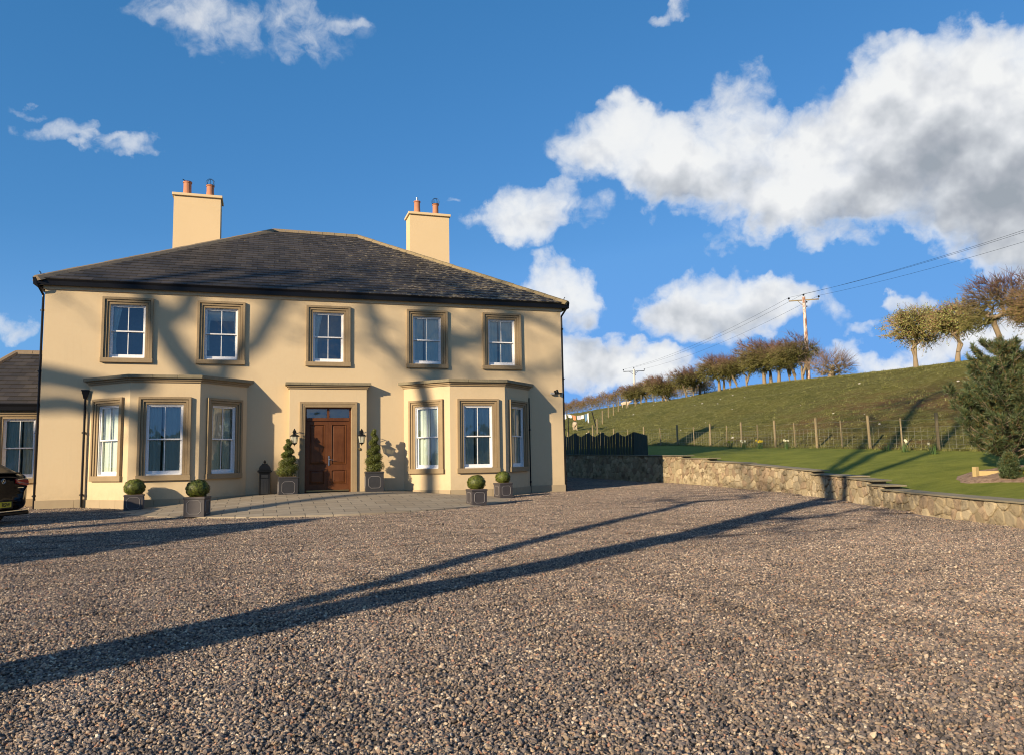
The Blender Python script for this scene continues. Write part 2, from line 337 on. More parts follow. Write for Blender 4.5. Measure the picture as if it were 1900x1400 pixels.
def f_walls(T, b, p):
    t = attr(T); n = T.noise(p, 9, 6, .65); n2 = T.noise(p, 45, 5, .7); moss = T.rng(T.noise(p, 2.2, 6, .75), .53, .66)
    c = T.mix(1.0, T.mix(n, (.75, .72, .66), (1.15, 1.1, 1.0)), t, 'MULTIPLY')
    c = T.mix(T.math('MULTIPLY', moss, .8), c, (.09, .065, .028)); c = T.mix(T.rng(n2, .58, .75, 0, .35), c, (.12, .10, .06))
    T.put(b, 'Base Color', c); T.put(b, 'Roughness', .92); bump(T, b, T.math('ADD', n, n2), 1.0, .05)
M_WSTONE = mat('rubble_sandstone', f_walls)
M_MORTAR = mat('sandy_mortar', color=(.34, .27, .165), rough=.95)
M_PLINTH = mat('pale_plinth_stone', lambda T, b, p: (T.put(b, 'Base Color', T.mix(T.noise(p, 2.5, 6, .65), (.30, .235, .145), (.42, .34, .22))), T.put(b, 'Roughness', .88)))
M_COPE = mat('flat_coping_slab', f_cop)
def f_pave(T, b, p):
    x, y, z = T.sep(p)
    br = T.new('ShaderNodeTexBrick', offset=.5, squash=1.0); T.put(br, 'Vector', T.vmath('ADD', T.comb(x, y, 0), T.vmath('MULTIPLY', T.noise(p, 3, 2, color=True), (.03, .03, 0)))); T.put(br, 'Scale', 1.0)
    T.put(br, 'Mortar Size', .011); T.put(br, 'Mortar Smooth', .2); T.put(br, 'Brick Width', .62); T.put(br, 'Row Height', .44); T.put(br, 'Bias', 0.0)
    T.put(br, 'Color1', (.27, .22, .15)); T.put(br, 'Color2', (.35, .295, .21)); T.put(br, 'Mortar', (.07, .06, .045))
    n = T.noise(p, 5, 6, .65); c = T.mix(T.rng(n, .4, .7, 0, .5), br.outputs[0], (.22, .19, .14))
    T.put(b, 'Base Color', c); T.put(b, 'Roughness', .85)
    bump(T, b, T.math('SUBTRACT', T.math('MULTIPLY', T.noise(p, 22, 5), .3), br.outputs['Fac']), .7, .012)
M_PAVE = mat('paving_flags', f_pave)
def f_gravbase(T, b, p):
    v = T.vor(p, 42, 'Color'); d_ = T.vor(p, 42, 'Distance'); r_, g_, b_ = T.sep(v)
    c = T.ramp(r_, [(0, (.10, .085, .08)), (.35, (.19, .155, .14)), (.65, (.27, .21, .18)), (.85, (.34, .26, .20)), (1, (.46, .38, .28))])
    T.put(b, 'Base Color', c); T.put(b, 'Roughness', .9); bump(T, b, T.math('SUBTRACT', 1, d_), 1.0, .02)
M_GBASE = mat('gravel_bed', f_gravbase)
def f_pebble(T, b, p):
    t = attr(T); n = T.noise(p, 120, 3, .6); patch = T.noise(p, .45, 4, .6); rr_ = T.vmath('LENGTH', T.vmath('MULTIPLY', T.vmath('ADD', p, (16, 22, 0)), (1, 1, 0))); rw = T.math('ADD', rr_, T.math('MULTIPLY', T.noise(p, .3, 2), 1.5)); band = T.rng(T.math('ABSOLUTE', T.math('SUBTRACT', T.math('PINGPONG', rw, .95), .48)), .10, .30, 0, 1, True); arc = T.math('MULTIPLY', T.math('SUBTRACT', 1, band), T.rng(T.noise(p, .22, 3), .45, .6))
    c = T.mix(1.0, T.mix(n, (.85, .83, .82), (1.12, 1.1, 1.08)), t, 'MULTIPLY'); c = T.mix(1.0, c, T.mix(T.rng(patch, .3, .7), (.63, .61, .575), (.92, .895, .845)), 'MULTIPLY'); c = T.mix(T.math('MULTIPLY', arc, .8), c, T.mix(1.0, c, (.76, .75, .74), 'MULTIPLY'))
    T.put(b, 'Base Color', c); T.put(b, 'Roughness', .85)
M_PEB = mat('gravel_chippings', f_pebble)
def f_field(T, b, p):
    big = T.noise(p, .10, 5, .6); mid = T.noise(T.vmath('MULTIPLY', p, (1, .6, 1)), .8, 7, .72); tus = T.noise(p, 3.0, 6, .75); fine = T.noise(p, 11, 4, .7); x, y, z = T.sep(p)
    c = T.mix(T.rng(mid, .32, .68), (.095, .105, .020), (.215, .205, .050)); c = T.mix(T.rng(big, .45, .72, 0, .6), c, (.21, .19, .055))
    dry = T.rng(T.noise(T.vmath('ADD', T.vmath('MULTIPLY', p, (.5, .22, 1)), (3, 0, 0)), .9, 6, .7), .50, .66)
    near = T.math('MULTIPLY', T.rng(y, 24, 4), T.rng(z, 6.6, 4.6)); c = T.mix(T.math('MULTIPLY', dry, T.math('MULTIPLY', near, .95)), c, (.20, .105, .050)); ell_ = T.vmath('LENGTH', T.vmath('MULTIPLY', T.vmath('SUBTRACT', p, (26.5, 4.0, 3.0)), (.17, .12, 0))); bn = T.rng(T.noise(T.vmath('MULTIPLY', p, (.6, .35, 1)), 1.1, 6, .7), .38, .60); c = T.mix(T.math('MULTIPLY', T.math('MULTIPLY', T.rng(ell_, 1.15, .45), bn), .8), c, (.21, .105, .052))
    c = T.mix(T.rng(tus, .50, .70, 0, .75), c, (.34, .32, .13)); c = T.mix(T.rng(tus, .46, .30, 0, .65), c, (.045, .045, .010))
    c = T.mix(T.rng(fine, .5, .75, 0, .4), c, (.27, .26, .10)); c = T.mix(T.rng(fine, .45, .25, 0, .5), c, (.04, .05, .012))
    T.put(b, 'Base Color', c); T.put(b, 'Roughness', .95); T.put(b, 'Specular IOR Level', .12); bump(T, b, T.math('ADD', fine, T.math('MULTIPLY', tus, 2.5)), 1.0, .16)
M_FIELD = mat('field_grass', f_field)
def f_lawn(T, b, p):
    mid = T.noise(T.vmath('MULTIPLY', p, (1, 1.6, 1)), .9, 6, .6); fine = T.noise(p, 22, 5, .7)
    c = T.mix(T.rng(mid, .3, .7), (.115, .145, .018), (.215, .232, .036)); c = T.mix(T.rng(T.noise(T.vmath('MULTIPLY', p, (1, 3, 1)), 2.6, 5, .7), .5, .75, 0, .55), c, (.28, .275, .06)); c = T.mix(T.rng(fine, .5, .8, 0, .5), c, (.27, .28, .07)); c = T.mix(T.rng(fine, .42, .2, 0, .6), c, (.035, .065, .010))
    T.put(b, 'Base Color', c); T.put(b, 'Roughness', .95); T.put(b, 'Specular IOR Level', .15); bump(T, b, T.math('ADD', fine, mid), .9, .05)
M_LAWN = mat('lawn_grass', f_lawn)
M_SOIL = mat('bare_soil', lambda T, b, p: (T.put(b, 'Base Color', T.mix(T.rng(T.noise(p, 9, 6, .75), .35, .65), (.16, .10, .06), (.42, .29, .19))), T.put(b, 'Roughness', .95), bump(T, b, T.noise(p, 14, 6, .7), 1.0, .06)))
M_GROUND = mat('far_ground', color=(.10, .12, .04), rough=.95)

# ---- terrain (metres; x along the facade, y away from the viewer, z up)
def lerp_tab(tab, y):
    if y <= tab[0][0]: return tab[0][1]
    for (a, fa), (b, fb) in zip(tab, tab[1:]):
        if y <= b: return fa + (fb - fa) * (y - a) / (b - a)
    return tab[-1][1]
def sm(tab, y, w=3.0):
    return sum(lerp_tab(tab, y + k * w) for k in (-1, -.5, 0, .5, 1)) / 5
WALL_X = [(-40, 4.5), (-26, 8.6), (-20, 9.9), (-17, 10.35), (-14.4, 10.8), (-11.5, 11.55), (-8.6, 12.57), (-5.8, 13.5), (-4.5, 13.62), (0, 13.88), (2.8, 13.84), (11.3, 12.55), (20, 11.6), (40, 9.5)]
LAWN_Z = [(-40, -.45), (-20, -.32), (-14.4, -.1), (-11, -.05), (-9.2, .03), (-8, .17), (-5.8, .28), (-4.4, .38), (-1.6, .52), (.8, .68), (2.8, .8), (11.3, 1.04), (20, 1.2), (40, 1.3)]
FENCE_X = [(-40, 17.5), (-7.6, 19.5), (-4.4, 19.8), (-1.3, 19.98), (2.1, 20.3), (9.2, 21.3), (13.2, 21.9), (16.7, 22.2), (21, 21.8), (26, 21.5), (32, 21.3), (60, 22), (200, 26)]
FENCE_Z = [(-40, .1), (-20, .5), (-7.6, .82), (-4.4, .91), (-1.3, 1.02), (2.1, 1.1), (9.2, 1.25), (17, 1.5), (26, 1.6), (32, 1.62), (60, 2.4), (115, 4.0), (200, 5)]
RIDGE_X = [(-60, 36), (1, 38), (6.4, 38), (11.5, 38.7), (16.2, 40.3), (23.8, 42.8), (35, 46.4), (45, 48.1), (53, 49.2), (61.6, 49.8), (82, 52), (99, 53.3), (115, 54.5), (220, 62)]
RIDGE_Z = [(-60, 4.5), (-20, 5.4), (1, 5.9), (6.4, 6.07), (11.5, 6.26), (16.2, 6.48), (23.8, 6.94), (35, 7.69), (45, 8.21), (53, 8.45), (61.6, 8.2), (68.7, 8.3), (82, 8.9), (99, 8.95), (115, 9.0), (220, 9.5)]
def gravel_z(y): return -.27 + .0155 * min(y, 14)
def H(x, y):
    xw, xf, xr = sm(WALL_X, y, .5) + .3, sm(FENCE_X, y), sm(RIDGE_X, y, 8)
    zw, zf, zr = sm(LAWN_Z, y, 1.0), sm(FENCE_Z, y), sm(RIDGE_Z, y, 5)
    if x <= xf:
        t = max(0, (x - xw) / (xf - xw)); z = zw + (zf - zw) * (t * 1.15 - .15 * t * t)
    elif x <= xr:
        t = (x - xf) / (xr - xf); z = zf + (zr - zf) * (1.22 * t - .22 * t * t)
        b = math.sin(t * math.pi)
        z += b * (.22 * math.sin(x * .42 + y * .27) * math.sin(y * .19 - x * .12 + 1) + .10 * math.sin(x * .9 - y * .5) * math.sin(y * .6 + 2))
    else:
        d = x - xr; k = .78 * (zr - zf) / (xr - xf)
        z = zr + k * d - d * d / 40 if d < 12 else zr + k * 12 - 3.6 - (d - 12) * (.6 - k) * .35
        z = max(z, -2.5)
    return z

# ------------------------------------------------------------------ ground sheets
# one wide sheet under everything, out to the horizon
g_ = MB(); g_.add([(-3000, -3000, -3), (3000, -3000, -3), (3000, 3000, -3), (-3000, 3000, -3)], [(0, 1, 2, 3)])
tag(g_.build('ground', M_GROUND), kind='structure')
def grid_sheet(name, rows, material):
    V = [q for r in rows for q in r]; n = len(rows[0]); Fq = [(i * n + j, i * n + j + 1, (i + 1) * n + j + 1, (i + 1) * n + j) for i in range(len(rows) - 1) for j in range(n - 1)]
    o = np_mesh(name, V, Fq, material, smooth=True); return tag(o, kind='structure')
ys = [-60, -50] + [-40 + 2 * k for k in range(10)] + [-20 + .4 * k for k in range(90)] + [16 + k for k in range(60)] + [76 + 3 * k for k in range(48)]
xs_l = [0, .01, .03, .06, .1] + [.1 + .9 * k / 22 for k in range(1, 23)]
grid_sheet('lawn', [[(lambda x: (x, y, H(x, y) - (.05 if t == 0 else 0)))(sm(WALL_X, y, .5) + .12 + t * (sm(FENCE_X, y) - sm(WALL_X, y, .5) - .12)) for t in xs_l] for y in ys], M_LAWN)
ts = [k / 44 for k in range(45)] + [1 + k * .06 for k in range(1, 16)] + [2.2, 3, 5, 9]
grid_sheet('hill_field', [[(lambda x: (x, y, H(x, y)))(sm(FENCE_X, y) + t * (sm(RIDGE_X, y, 8) - sm(FENCE_X, y))) for t in ts] for y in ys], M_FIELD)
gx_ = [-40, -30, -20, -14, -10, -6, -2, 2, 6, 9]
grid_sheet('gravel_drive', [[(x, y, gravel_z(y)) for x in gx_] + [(sm(WALL_X, y, .5) + .15, y, gravel_z(y))] for y in [-60, -40, -34, -30, -27] + [-26 + 2 * k for k in range(20)] + [14.01, 20, 30, 45]], M_GBASE)

# loose chippings: a bed of modelled stones, four 1.2 m patches of them laid over the drive
def pebble_patch(seed, n, size=1.2, smin=.0062, smax=.0134):
    r = np.random.default_rng(seed)
    bm = bmesh.new(); bmesh.ops.create_icosphere(bm, subdivisions=1, radius=1); base = np.array([v.co[:] for v in bm.verts]); tri = np.array([[v.index for v in f.verts] for f in bm.faces]); bm.free()
    c = r.random((n, 2)) * size - size / 2
    s = r.uniform(smin, smax, n) * np.where(r.random(n) < .06, 1.5, 1.0)
    sh = base[None] * (1 + r.normal(0, .16, (n, len(base), 1)))
    sc_ = np.stack([s * r.uniform(.9, 1.45, n), s * r.uniform(.8, 1.15, n), s * r.uniform(.55, .9, n)], 1)
    P = sh * sc_[:, None, :]
    def rot(P, a, i, j):
        ca, sa = np.cos(a)[:, None], np.sin(a)[:, None]; x, y = P[..., i].copy(), P[..., j].copy(); P[..., i] = ca * x - sa * y; P[..., j] = sa * x + ca * y
    rot(P, r.normal(0, .5, n), 0, 2); rot(P, r.normal(0, .5, n), 1, 2); rot(P, r.uniform(0, 6.28, n), 0, 1)
    P[..., 0] += c[:, 0:1]; P[..., 1] += c[:, 1:2]; P[..., 2] += (r.uniform(.0, .022, n))[:, None]
    Fq = (tri[None] + (np.arange(n) * len(base))[:, None, None]).reshape(-1, 3)
    pal = np.array([(.125, .115, .115), (.195, .17, .16), (.275, .235, .205), (.355, .28, .225), (.44, .36, .27), (.60, .51, .39), (.45, .27, .19), (.68, .62, .52), (.06, .057, .058)])
    ci = r.choice(len(pal), n, p=[.20, .20, .18, .14, .10, .06, .035, .025, .06]); col = pal[ci] * r.uniform(.8, 1.2, (n, 1)) * np.array((1.0, .985, .97))
    t = np.repeat(np.concatenate([col, np.ones((n, 1))], 1), len(tri), 0)
    return P.reshape(-1, 3), Fq, t
def gravel():
    src = []
    for k in range(4):
        V, Fq, t = pebble_patch(40 + k, 6600)
        o = np_mesh('chippings_patch', V, Fq, M_PEB, tint=t); COL.objects.unlink(o); src.append(o)
    pts = []; ang = []; idx = []; r = random.Random(3)
    yy = -33.0
    while yy < 13:
        xx = -24.0
        while xx < sm(WALL_X, yy, .5) - .0:
            d = math.hypot(xx + 1.85, yy + 24.5)
            inhouse = (-7.3 < xx < 7.3 and yy > 1.0)
            if not inhouse and d < 46 and xx < sm(WALL_X, yy, .5) - .55 and not (math.hypot(xx, yy / 1.0) < 4.7 and yy < 1):
                pts.append((xx + .5, yy + .5, gravel_z(yy + .5) + .002)); ang.append(r.randrange(4) * math.pi / 2); idx.append(r.randrange(4))
            xx += 1.0
        yy += 1.0
    me = bpy.data.meshes.new('gravel_chippings'); me.from_pydata(pts, [], [])
    a = me.attributes.new('turn', 'FLOAT', 'POINT'); a.data.foreach_set('value', ang)
    a = me.attributes.new('pick', 'INT', 'POINT'); a.data.foreach_set('value', idx)
    o = bpy.data.objects.new('gravel_chippings', me); COL.objects.link(o)
    tag(o, 'loose pinkish grey gravel chippings covering the drive', 'gravel', kind='stuff')
    ng = bpy.data.node_groups.new('lay_chippings', 'GeometryNodeTree')
    ng.interface.new_socket('Geometry', in_out='INPUT', socket_type='NodeSocketGeometry'); ng.interface.new_socket('Geometry', in_out='OUTPUT', socket_type='NodeSocketGeometry')
    G = NT(ng); gi = G.new('NodeGroupInput'); go = G.new('NodeGroupOutput')
    m2p = G.new('GeometryNodeMeshToPoints'); G.l.new(gi.outputs[0], m2p.inputs[0])
    gt = G.new('GeometryNodeGeometryToInstance')
    for s in reversed(src):
        oi = G.new('GeometryNodeObjectInfo'); oi.inputs['Object'].default_value = s; G.l.new(oi.outputs['Geometry'], gt.inputs[0])
    iop = G.new('GeometryNodeInstanceOnPoints'); G.l.new(m2p.outputs[0], iop.inputs['Points']); G.l.new(gt.outputs[0], iop.inputs['Instance']); iop.inputs['Pick Instance'].default_value = True
    na = G.new('GeometryNodeInputNamedAttribute', data_type='FLOAT'); na.inputs['Name'].default_value = 'turn'
    ni = G.new('GeometryNodeInputNamedAttribute', data_type='INT'); ni.inputs['Name'].default_value = 'pick'
    cx = G.new('ShaderNodeCombineXYZ'); G.l.new(na.outputs['Attribute'], cx.inputs[2]); G.l.new(cx.outputs[0], iop.inputs['Rotation'])
    G.l.new(ni.outputs['Attribute'], iop.inputs['Instance Index']); G.l.new(iop.outputs[0], go.inputs[0])
    md = o.modifiers.new('chippings', 'NODES'); md.node_group = ng
gravel()

# paved half-round apron, ramped up to the door
def apron():
    rows = []
    for k in range(25):
        a = math.pi + math.pi * k / 24; row = []
        for j in range(15):
            t = j / 14; rr = .6 + 5.25 * t
            x = rr * math.cos(a) * 1.0 - .12 * t; y = -.28 + rr * math.sin(a) * 1.0
            z = -.012 - (.27) * max(0, (rr - 1.6) / 4.05) ** 1.15
            z = max(z, gravel_z(y) + .022)
            row.append((x, y, z))
        row.append((row[-1][0] * 1.004, row[-1][1] - .02 * abs(math.sin(a)), row[-1][2] - .12)); rows.append(row)
    V = [(0, -.28, -.012)] + [q for r in rows for q in r]; n = 16
    Fq = []
    mb = MB(); mb.v = V
    for i in range(24):
        mb.f.append((0, 1 + i * n, 1 + (i + 1) * n)); mb.c.append(None)
        for j in range(n - 1): mb.f.append((1 + i * n + j, 1 + i * n + j + 1, 1 + (i + 1) * n + j + 1, 1 + (i + 1) * n + j)); mb.c.append(None)
    o = mb.build('paving', M_PAVE); tag(o, kind='structure')
apron()

# ------------------------------------------------------------------ the house
HW, HT, DEPTH = 7.92, 6.04, 13.2
house = thing('house', 'two storey cream rendered country house with slate hipped roof and two bay windows', 'house', (0, 0, 0))
BX_O, BX_I, BF_O, BF_I, BD, BZ = 6.674, 2.40, 5.440, 3.632, 1.238, 3.22

def sheet_with_holes(mb, P, w, z0, z1, holes, depth):
    """vertical sheet of width w; P(u, d, z) maps along, inward and up; holes (u0,u1,z0,z1) get reveals of the given depth"""
    us = sorted({0, w, *[h[0] for h in holes], *[h[1] for h in holes]}); zs = sorted({z0, z1, *[h[2] for h in holes], *[h[3] for h in holes]})
    for a, b_ in zip(us, us[1:]):
        for c, d in zip(zs, zs[1:]):
            if any(h[0] < (a + b_) / 2 < h[1] and h[2] < (c + d) / 2 < h[3] for h in holes): continue
            mb.add([P(a, 0, c), P(b_, 0, c), P(b_, 0, d), P(a, 0, d)], [(0, 1, 2, 3)])
    for (a, b_, c, d) in holes:
        for q in ([(a, 0, c), (a, 0, d), (a, depth, d), (a, depth, c)], [(b_, 0, c), (b_, depth, c), (b_, depth, d), (b_, 0, d)], [(a, 0, d), (b_, 0, d), (b_, depth, d), (a, depth, d)], [(a, 0, c), (a, depth, c), (b_, depth, c), (b_, 0, c)]):
            mb.add([P(*t) for t in q], [(0, 1, 2, 3)])

def frame_map(origin, ang):
    """local u along the face (to the right seen from outside), d inward, z up"""
    ca, sa = math.cos(ang), math.sin(ang); ox, oy = origin
    return lambda u, d, z: (ox + ca * u - sa * d, oy + sa * u + ca * d, z)

def lbox(mb, P, u0, u1, d0, d1, z0, z1, col=None):
    vs = [P(u, d, z) for u in (u0, u1) for d in (d0, d1) for z in (z0, z1)]
    mb.add(vs, [(0, 1, 3, 2), (4, 6, 7, 5), (0, 4, 5, 1), (2, 3, 7, 6), (0, 2, 6, 4), (1, 5, 7, 3)], col)

def sash_window(parent, P, uc, ow, z0, z1, style, surround=(.066, .058, .062), proud=(.085, .052, .020), rec=.065, room=True, sill_h=.135, seed=0):
    """window part > surround, sill, frame, glass, curtain. ow opening width, z0..z1 opening. P face mapping"""
    a, b_ = uc - ow / 2, uc + ow / 2
    W_ = tag(bpy.data.objects.new('window', None)); COL.objects.link(W_); W_.parent = parent
    s = MB(); e = 0
    for wd, pr in zip(reversed(surround), reversed(proud)):   # inner band first
        lbox(s, P, a - e - wd, a - e, -pr, .02, z0, z1 + e); lbox(s, P, b_ + e, b_ + e + wd, -pr, .02, z0, z1 + e)
        lbox(s, P, a - e - wd, b_ + e + wd, -pr, .02, z1 + e + (.0), z1 + e + wd); e += wd + .009
    e -= .009; lbox(s, P, a - e, b_ + e, .004, .021, z1, z1 + e - .003); lbox(s, P, a - e + .003, a, .004, .021, z0, z1); lbox(s, P, b_, b_ + e - .003, .004, .021, z0, z1)
    # thin raised bead round the outside
    s.build('surround', M_STONE, W_)
    sl = MB(); lbox(sl, P, a - e - .018, b_ + e + .018, -.085, .10, z0 - sill_h, z0 - .002); sl.build('sill', M_STONE, W_, bevel=.006)
    f = MB(); fd = rec; st = .045
    # box frame
    lbox(f, P, a, a + .028, fd - .02, fd + .10, z0, z1); lbox(f, P, b_ - .028, b_, fd - .02, fd + .10, z0, z1)
    lbox(f, P, a + .028, b_ - .028, fd - .02, fd + .10, z1 - .03, z1); lbox(f, P, a + .028, b_ - .028, fd - .035, fd + .10, z0, z0 + .035)
    zm = z0 + (z1 - z0) * .505; i0, i1 = a + .028, b_ - .028
    def sash(za, zb, d0, bot):
        lbox(f, P, i0, i0 + st, d0, d0 + .04, za, zb); lbox(f, P, i1 - st, i1, d0, d0 + .04, za, zb)
        lbox(f, P, i0 + st, i1 - st, d0, d0 + .04, za, za + bot); lbox(f, P, i0 + st, i1 - st, d0, d0 + .04, zb - .038, zb)
        lbox(f, P, uc - .011, uc + .011, d0 + .006, d0 + .034, za + bot, zb - .038)
    sash(zm - .019, z1 - .03, fd + .012, .038); sash(z0 + .035, zm + .02, fd + .058, .085)
    f.build('frame', M_WHITE, W_)
    g = MB()
    for za, zb, d0 in ((zm + .019, z1 - .068, fd + .032), (z0 + .12, zm - .018, fd + .078)):
        g.add([P(i0 + st, d0, za), P(i1 - st, d0, za), P(i1 - st, d0, zb), P(i0 + st, d0, zb)], [(0, 1, 2, 3)])
    g.build('glass', M_GLASS, W_)
    if style != 'none':
        c = MB(); r = random.Random(seed); dd = fd + .118
        def drape(u0, u1, top, bot, pinch=0.0, side=1):
            n = 26; rows = []
            for k in range(9):
                t = k / 8; zz = top + (bot - top) * t; pin = pinch * math.sin(min(1, t * 1.25) * math.pi * .5) * (1 if t < .7 else 1 - (t - .7) * .9)
                row = []
                for j in range(n):
                    q = j / (n - 1); uu = u0 + (u1 - u0) * q
                    uu = (u0 + (uu - u0) * (1 - pin)) if side > 0 else (u1 - (u1 - uu) * (1 - pin))
                    row.append(P(uu, dd + .016 * math.sin(q * 17 + .8 * t + seed) + .008 * math.sin(q * 41), zz))
                rows.append(row)
            o = len(c.v); c.v += [q for r_ in rows for q in r_]
            for k in range(8):
                for j in range(n - 1): c.f.append((o + k * n + j, o + k * n + j + 1, o + (k + 1) * n + j + 1, o + (k + 1) * n + j)); c.c.append(None)
        if style in ('left', 'both', 'tied'): drape(a + .02, a + .30, z1 - .04, z0, .55 if style == 'tied' else .15, 1)
        if style in ('both', 'right'): drape(b_ - .28, b_ - .02, z1 - .04, z0, .15, -1)
        if style == 'wide': drape(uc - .06, b_ - .02, z1 - .04, z0 + .03, .03, -1); drape(a + .01, uc - .10, z1 - .04, z0 + .03, .03, 1)
        if style == 'sheer': drape(a + .02, uc + .04, z1 - .04, z0 + .04, .03, 1); drape(uc + .07, b_ - .02, z1 - .04, z0 + .04, .03, -1)
        if style == 'blind': lbox(c, P, a + .04, b_ - .04, dd, dd + .03, z1 - .36, z1 - .03); drape(a + .02, a + .17, z1 - .04, z0 + .3, .3, 1); drape(b_ - .15, b_ - .02, z1 - .04, z0 + .3, .3, -1)
        c.build('curtain', M_CURT, W_, smooth=True)
    if room:
        rm = MB(); q0, q1, d0, d1 = a - .25, b_ + .25, fd + .102, 1.1
        if room == 'shallow': q0, q1, d1 = a - .03, b_ + .03, .62
        rm.add([P(q0, d0, z0 - .1), P(q1, d0, z0 - .1), P(q1, d1, z0 - .1), P(q0, d1, z0 - .1), P(q0, d0, z1 + .08), P(q1, d0, z1 + .08), P(q1, d1, z1 + .08), P(q0, d1, z1 + .08)],
               [(0, 1, 2, 3), (7, 6, 5, 4), (1, 5, 6, 2), (3, 2, 6, 7), (0, 3, 7, 4)])
        rm.build('room', M_DARK, W_)
    return W_

# main walls
walls = MB(); PF = frame_map((-HW, 0), 0)
UPX = [-5.7523, -3.1777, 0, 3.1777, 5.7523]; UW, UZ0, UZ1 = .95, 4.035, 5.618
holes = [(x + HW - UW / 2, x + HW + UW / 2, UZ0, UZ1) for x in UPX]
# the ground floor behind the bays and porch stays closed; their own faces carry the openings
sheet_with_holes(walls, PF, 2 * HW, -.5, HT, holes, .22)
walls.add([(-HW, 0, -.5), (-HW, 0, HT), (-HW, DEPTH, HT), (-HW, DEPTH, -.5)], [(0, 1, 2, 3)])
walls.add([(HW, 0, -.5), (HW, DEPTH, -.5), (HW, DEPTH, HT), (HW, 0, HT)], [(0, 1, 2, 3)])
walls.add([(-HW, DEPTH, -.5), (-HW, DEPTH, HT), (HW, DEPTH, HT), (HW, DEPTH, -.5)], [(0, 1, 2, 3)])
walls.build('wall', M_RENDER, house)
styles = ['tied', 'blind', 'tied', 'wide', 'wide']
for k, (x, st_) in enumerate(zip(UPX, styles)): sash_window(house, PF, x + HW, UW, UZ0, UZ1, st_, seed=k)
# plinth of stone blocks along the front
def plinth_run(P, u0, u1, z0, z1, name='plinth', pr=.028, parent=house, step=1.15, seed=1):
    m_ = MB(); r = random.Random(seed); u = u0
    while u < u1 - .01:
        w = min(step * r.uniform(.8, 1.2), u1 - u)
        if u1 - u - w < .25: w = u1 - u
        lbox(m_, P, u + .003, u + w - .003, -pr, .03, z0, z1); u += w
    return m_.build(name, M_PLINTH, parent, bevel=.004)
plinth_run(PF, -.028, HW - BX_O, -.5, -.005); plinth_run(PF, HW - BX_I, HW - 1.166, -.5, -.005, seed=2)
plinth_run(PF, HW + 1.166, HW + BX_I, -.5, -.005, seed=3); plinth_run(PF, HW + BX_O, 2 * HW + .028, -.5, -.005, seed=4)
plinth_run(frame_map((HW, 0), math.pi / 2), .03, DEPTH, -.5, -.005, seed=5)

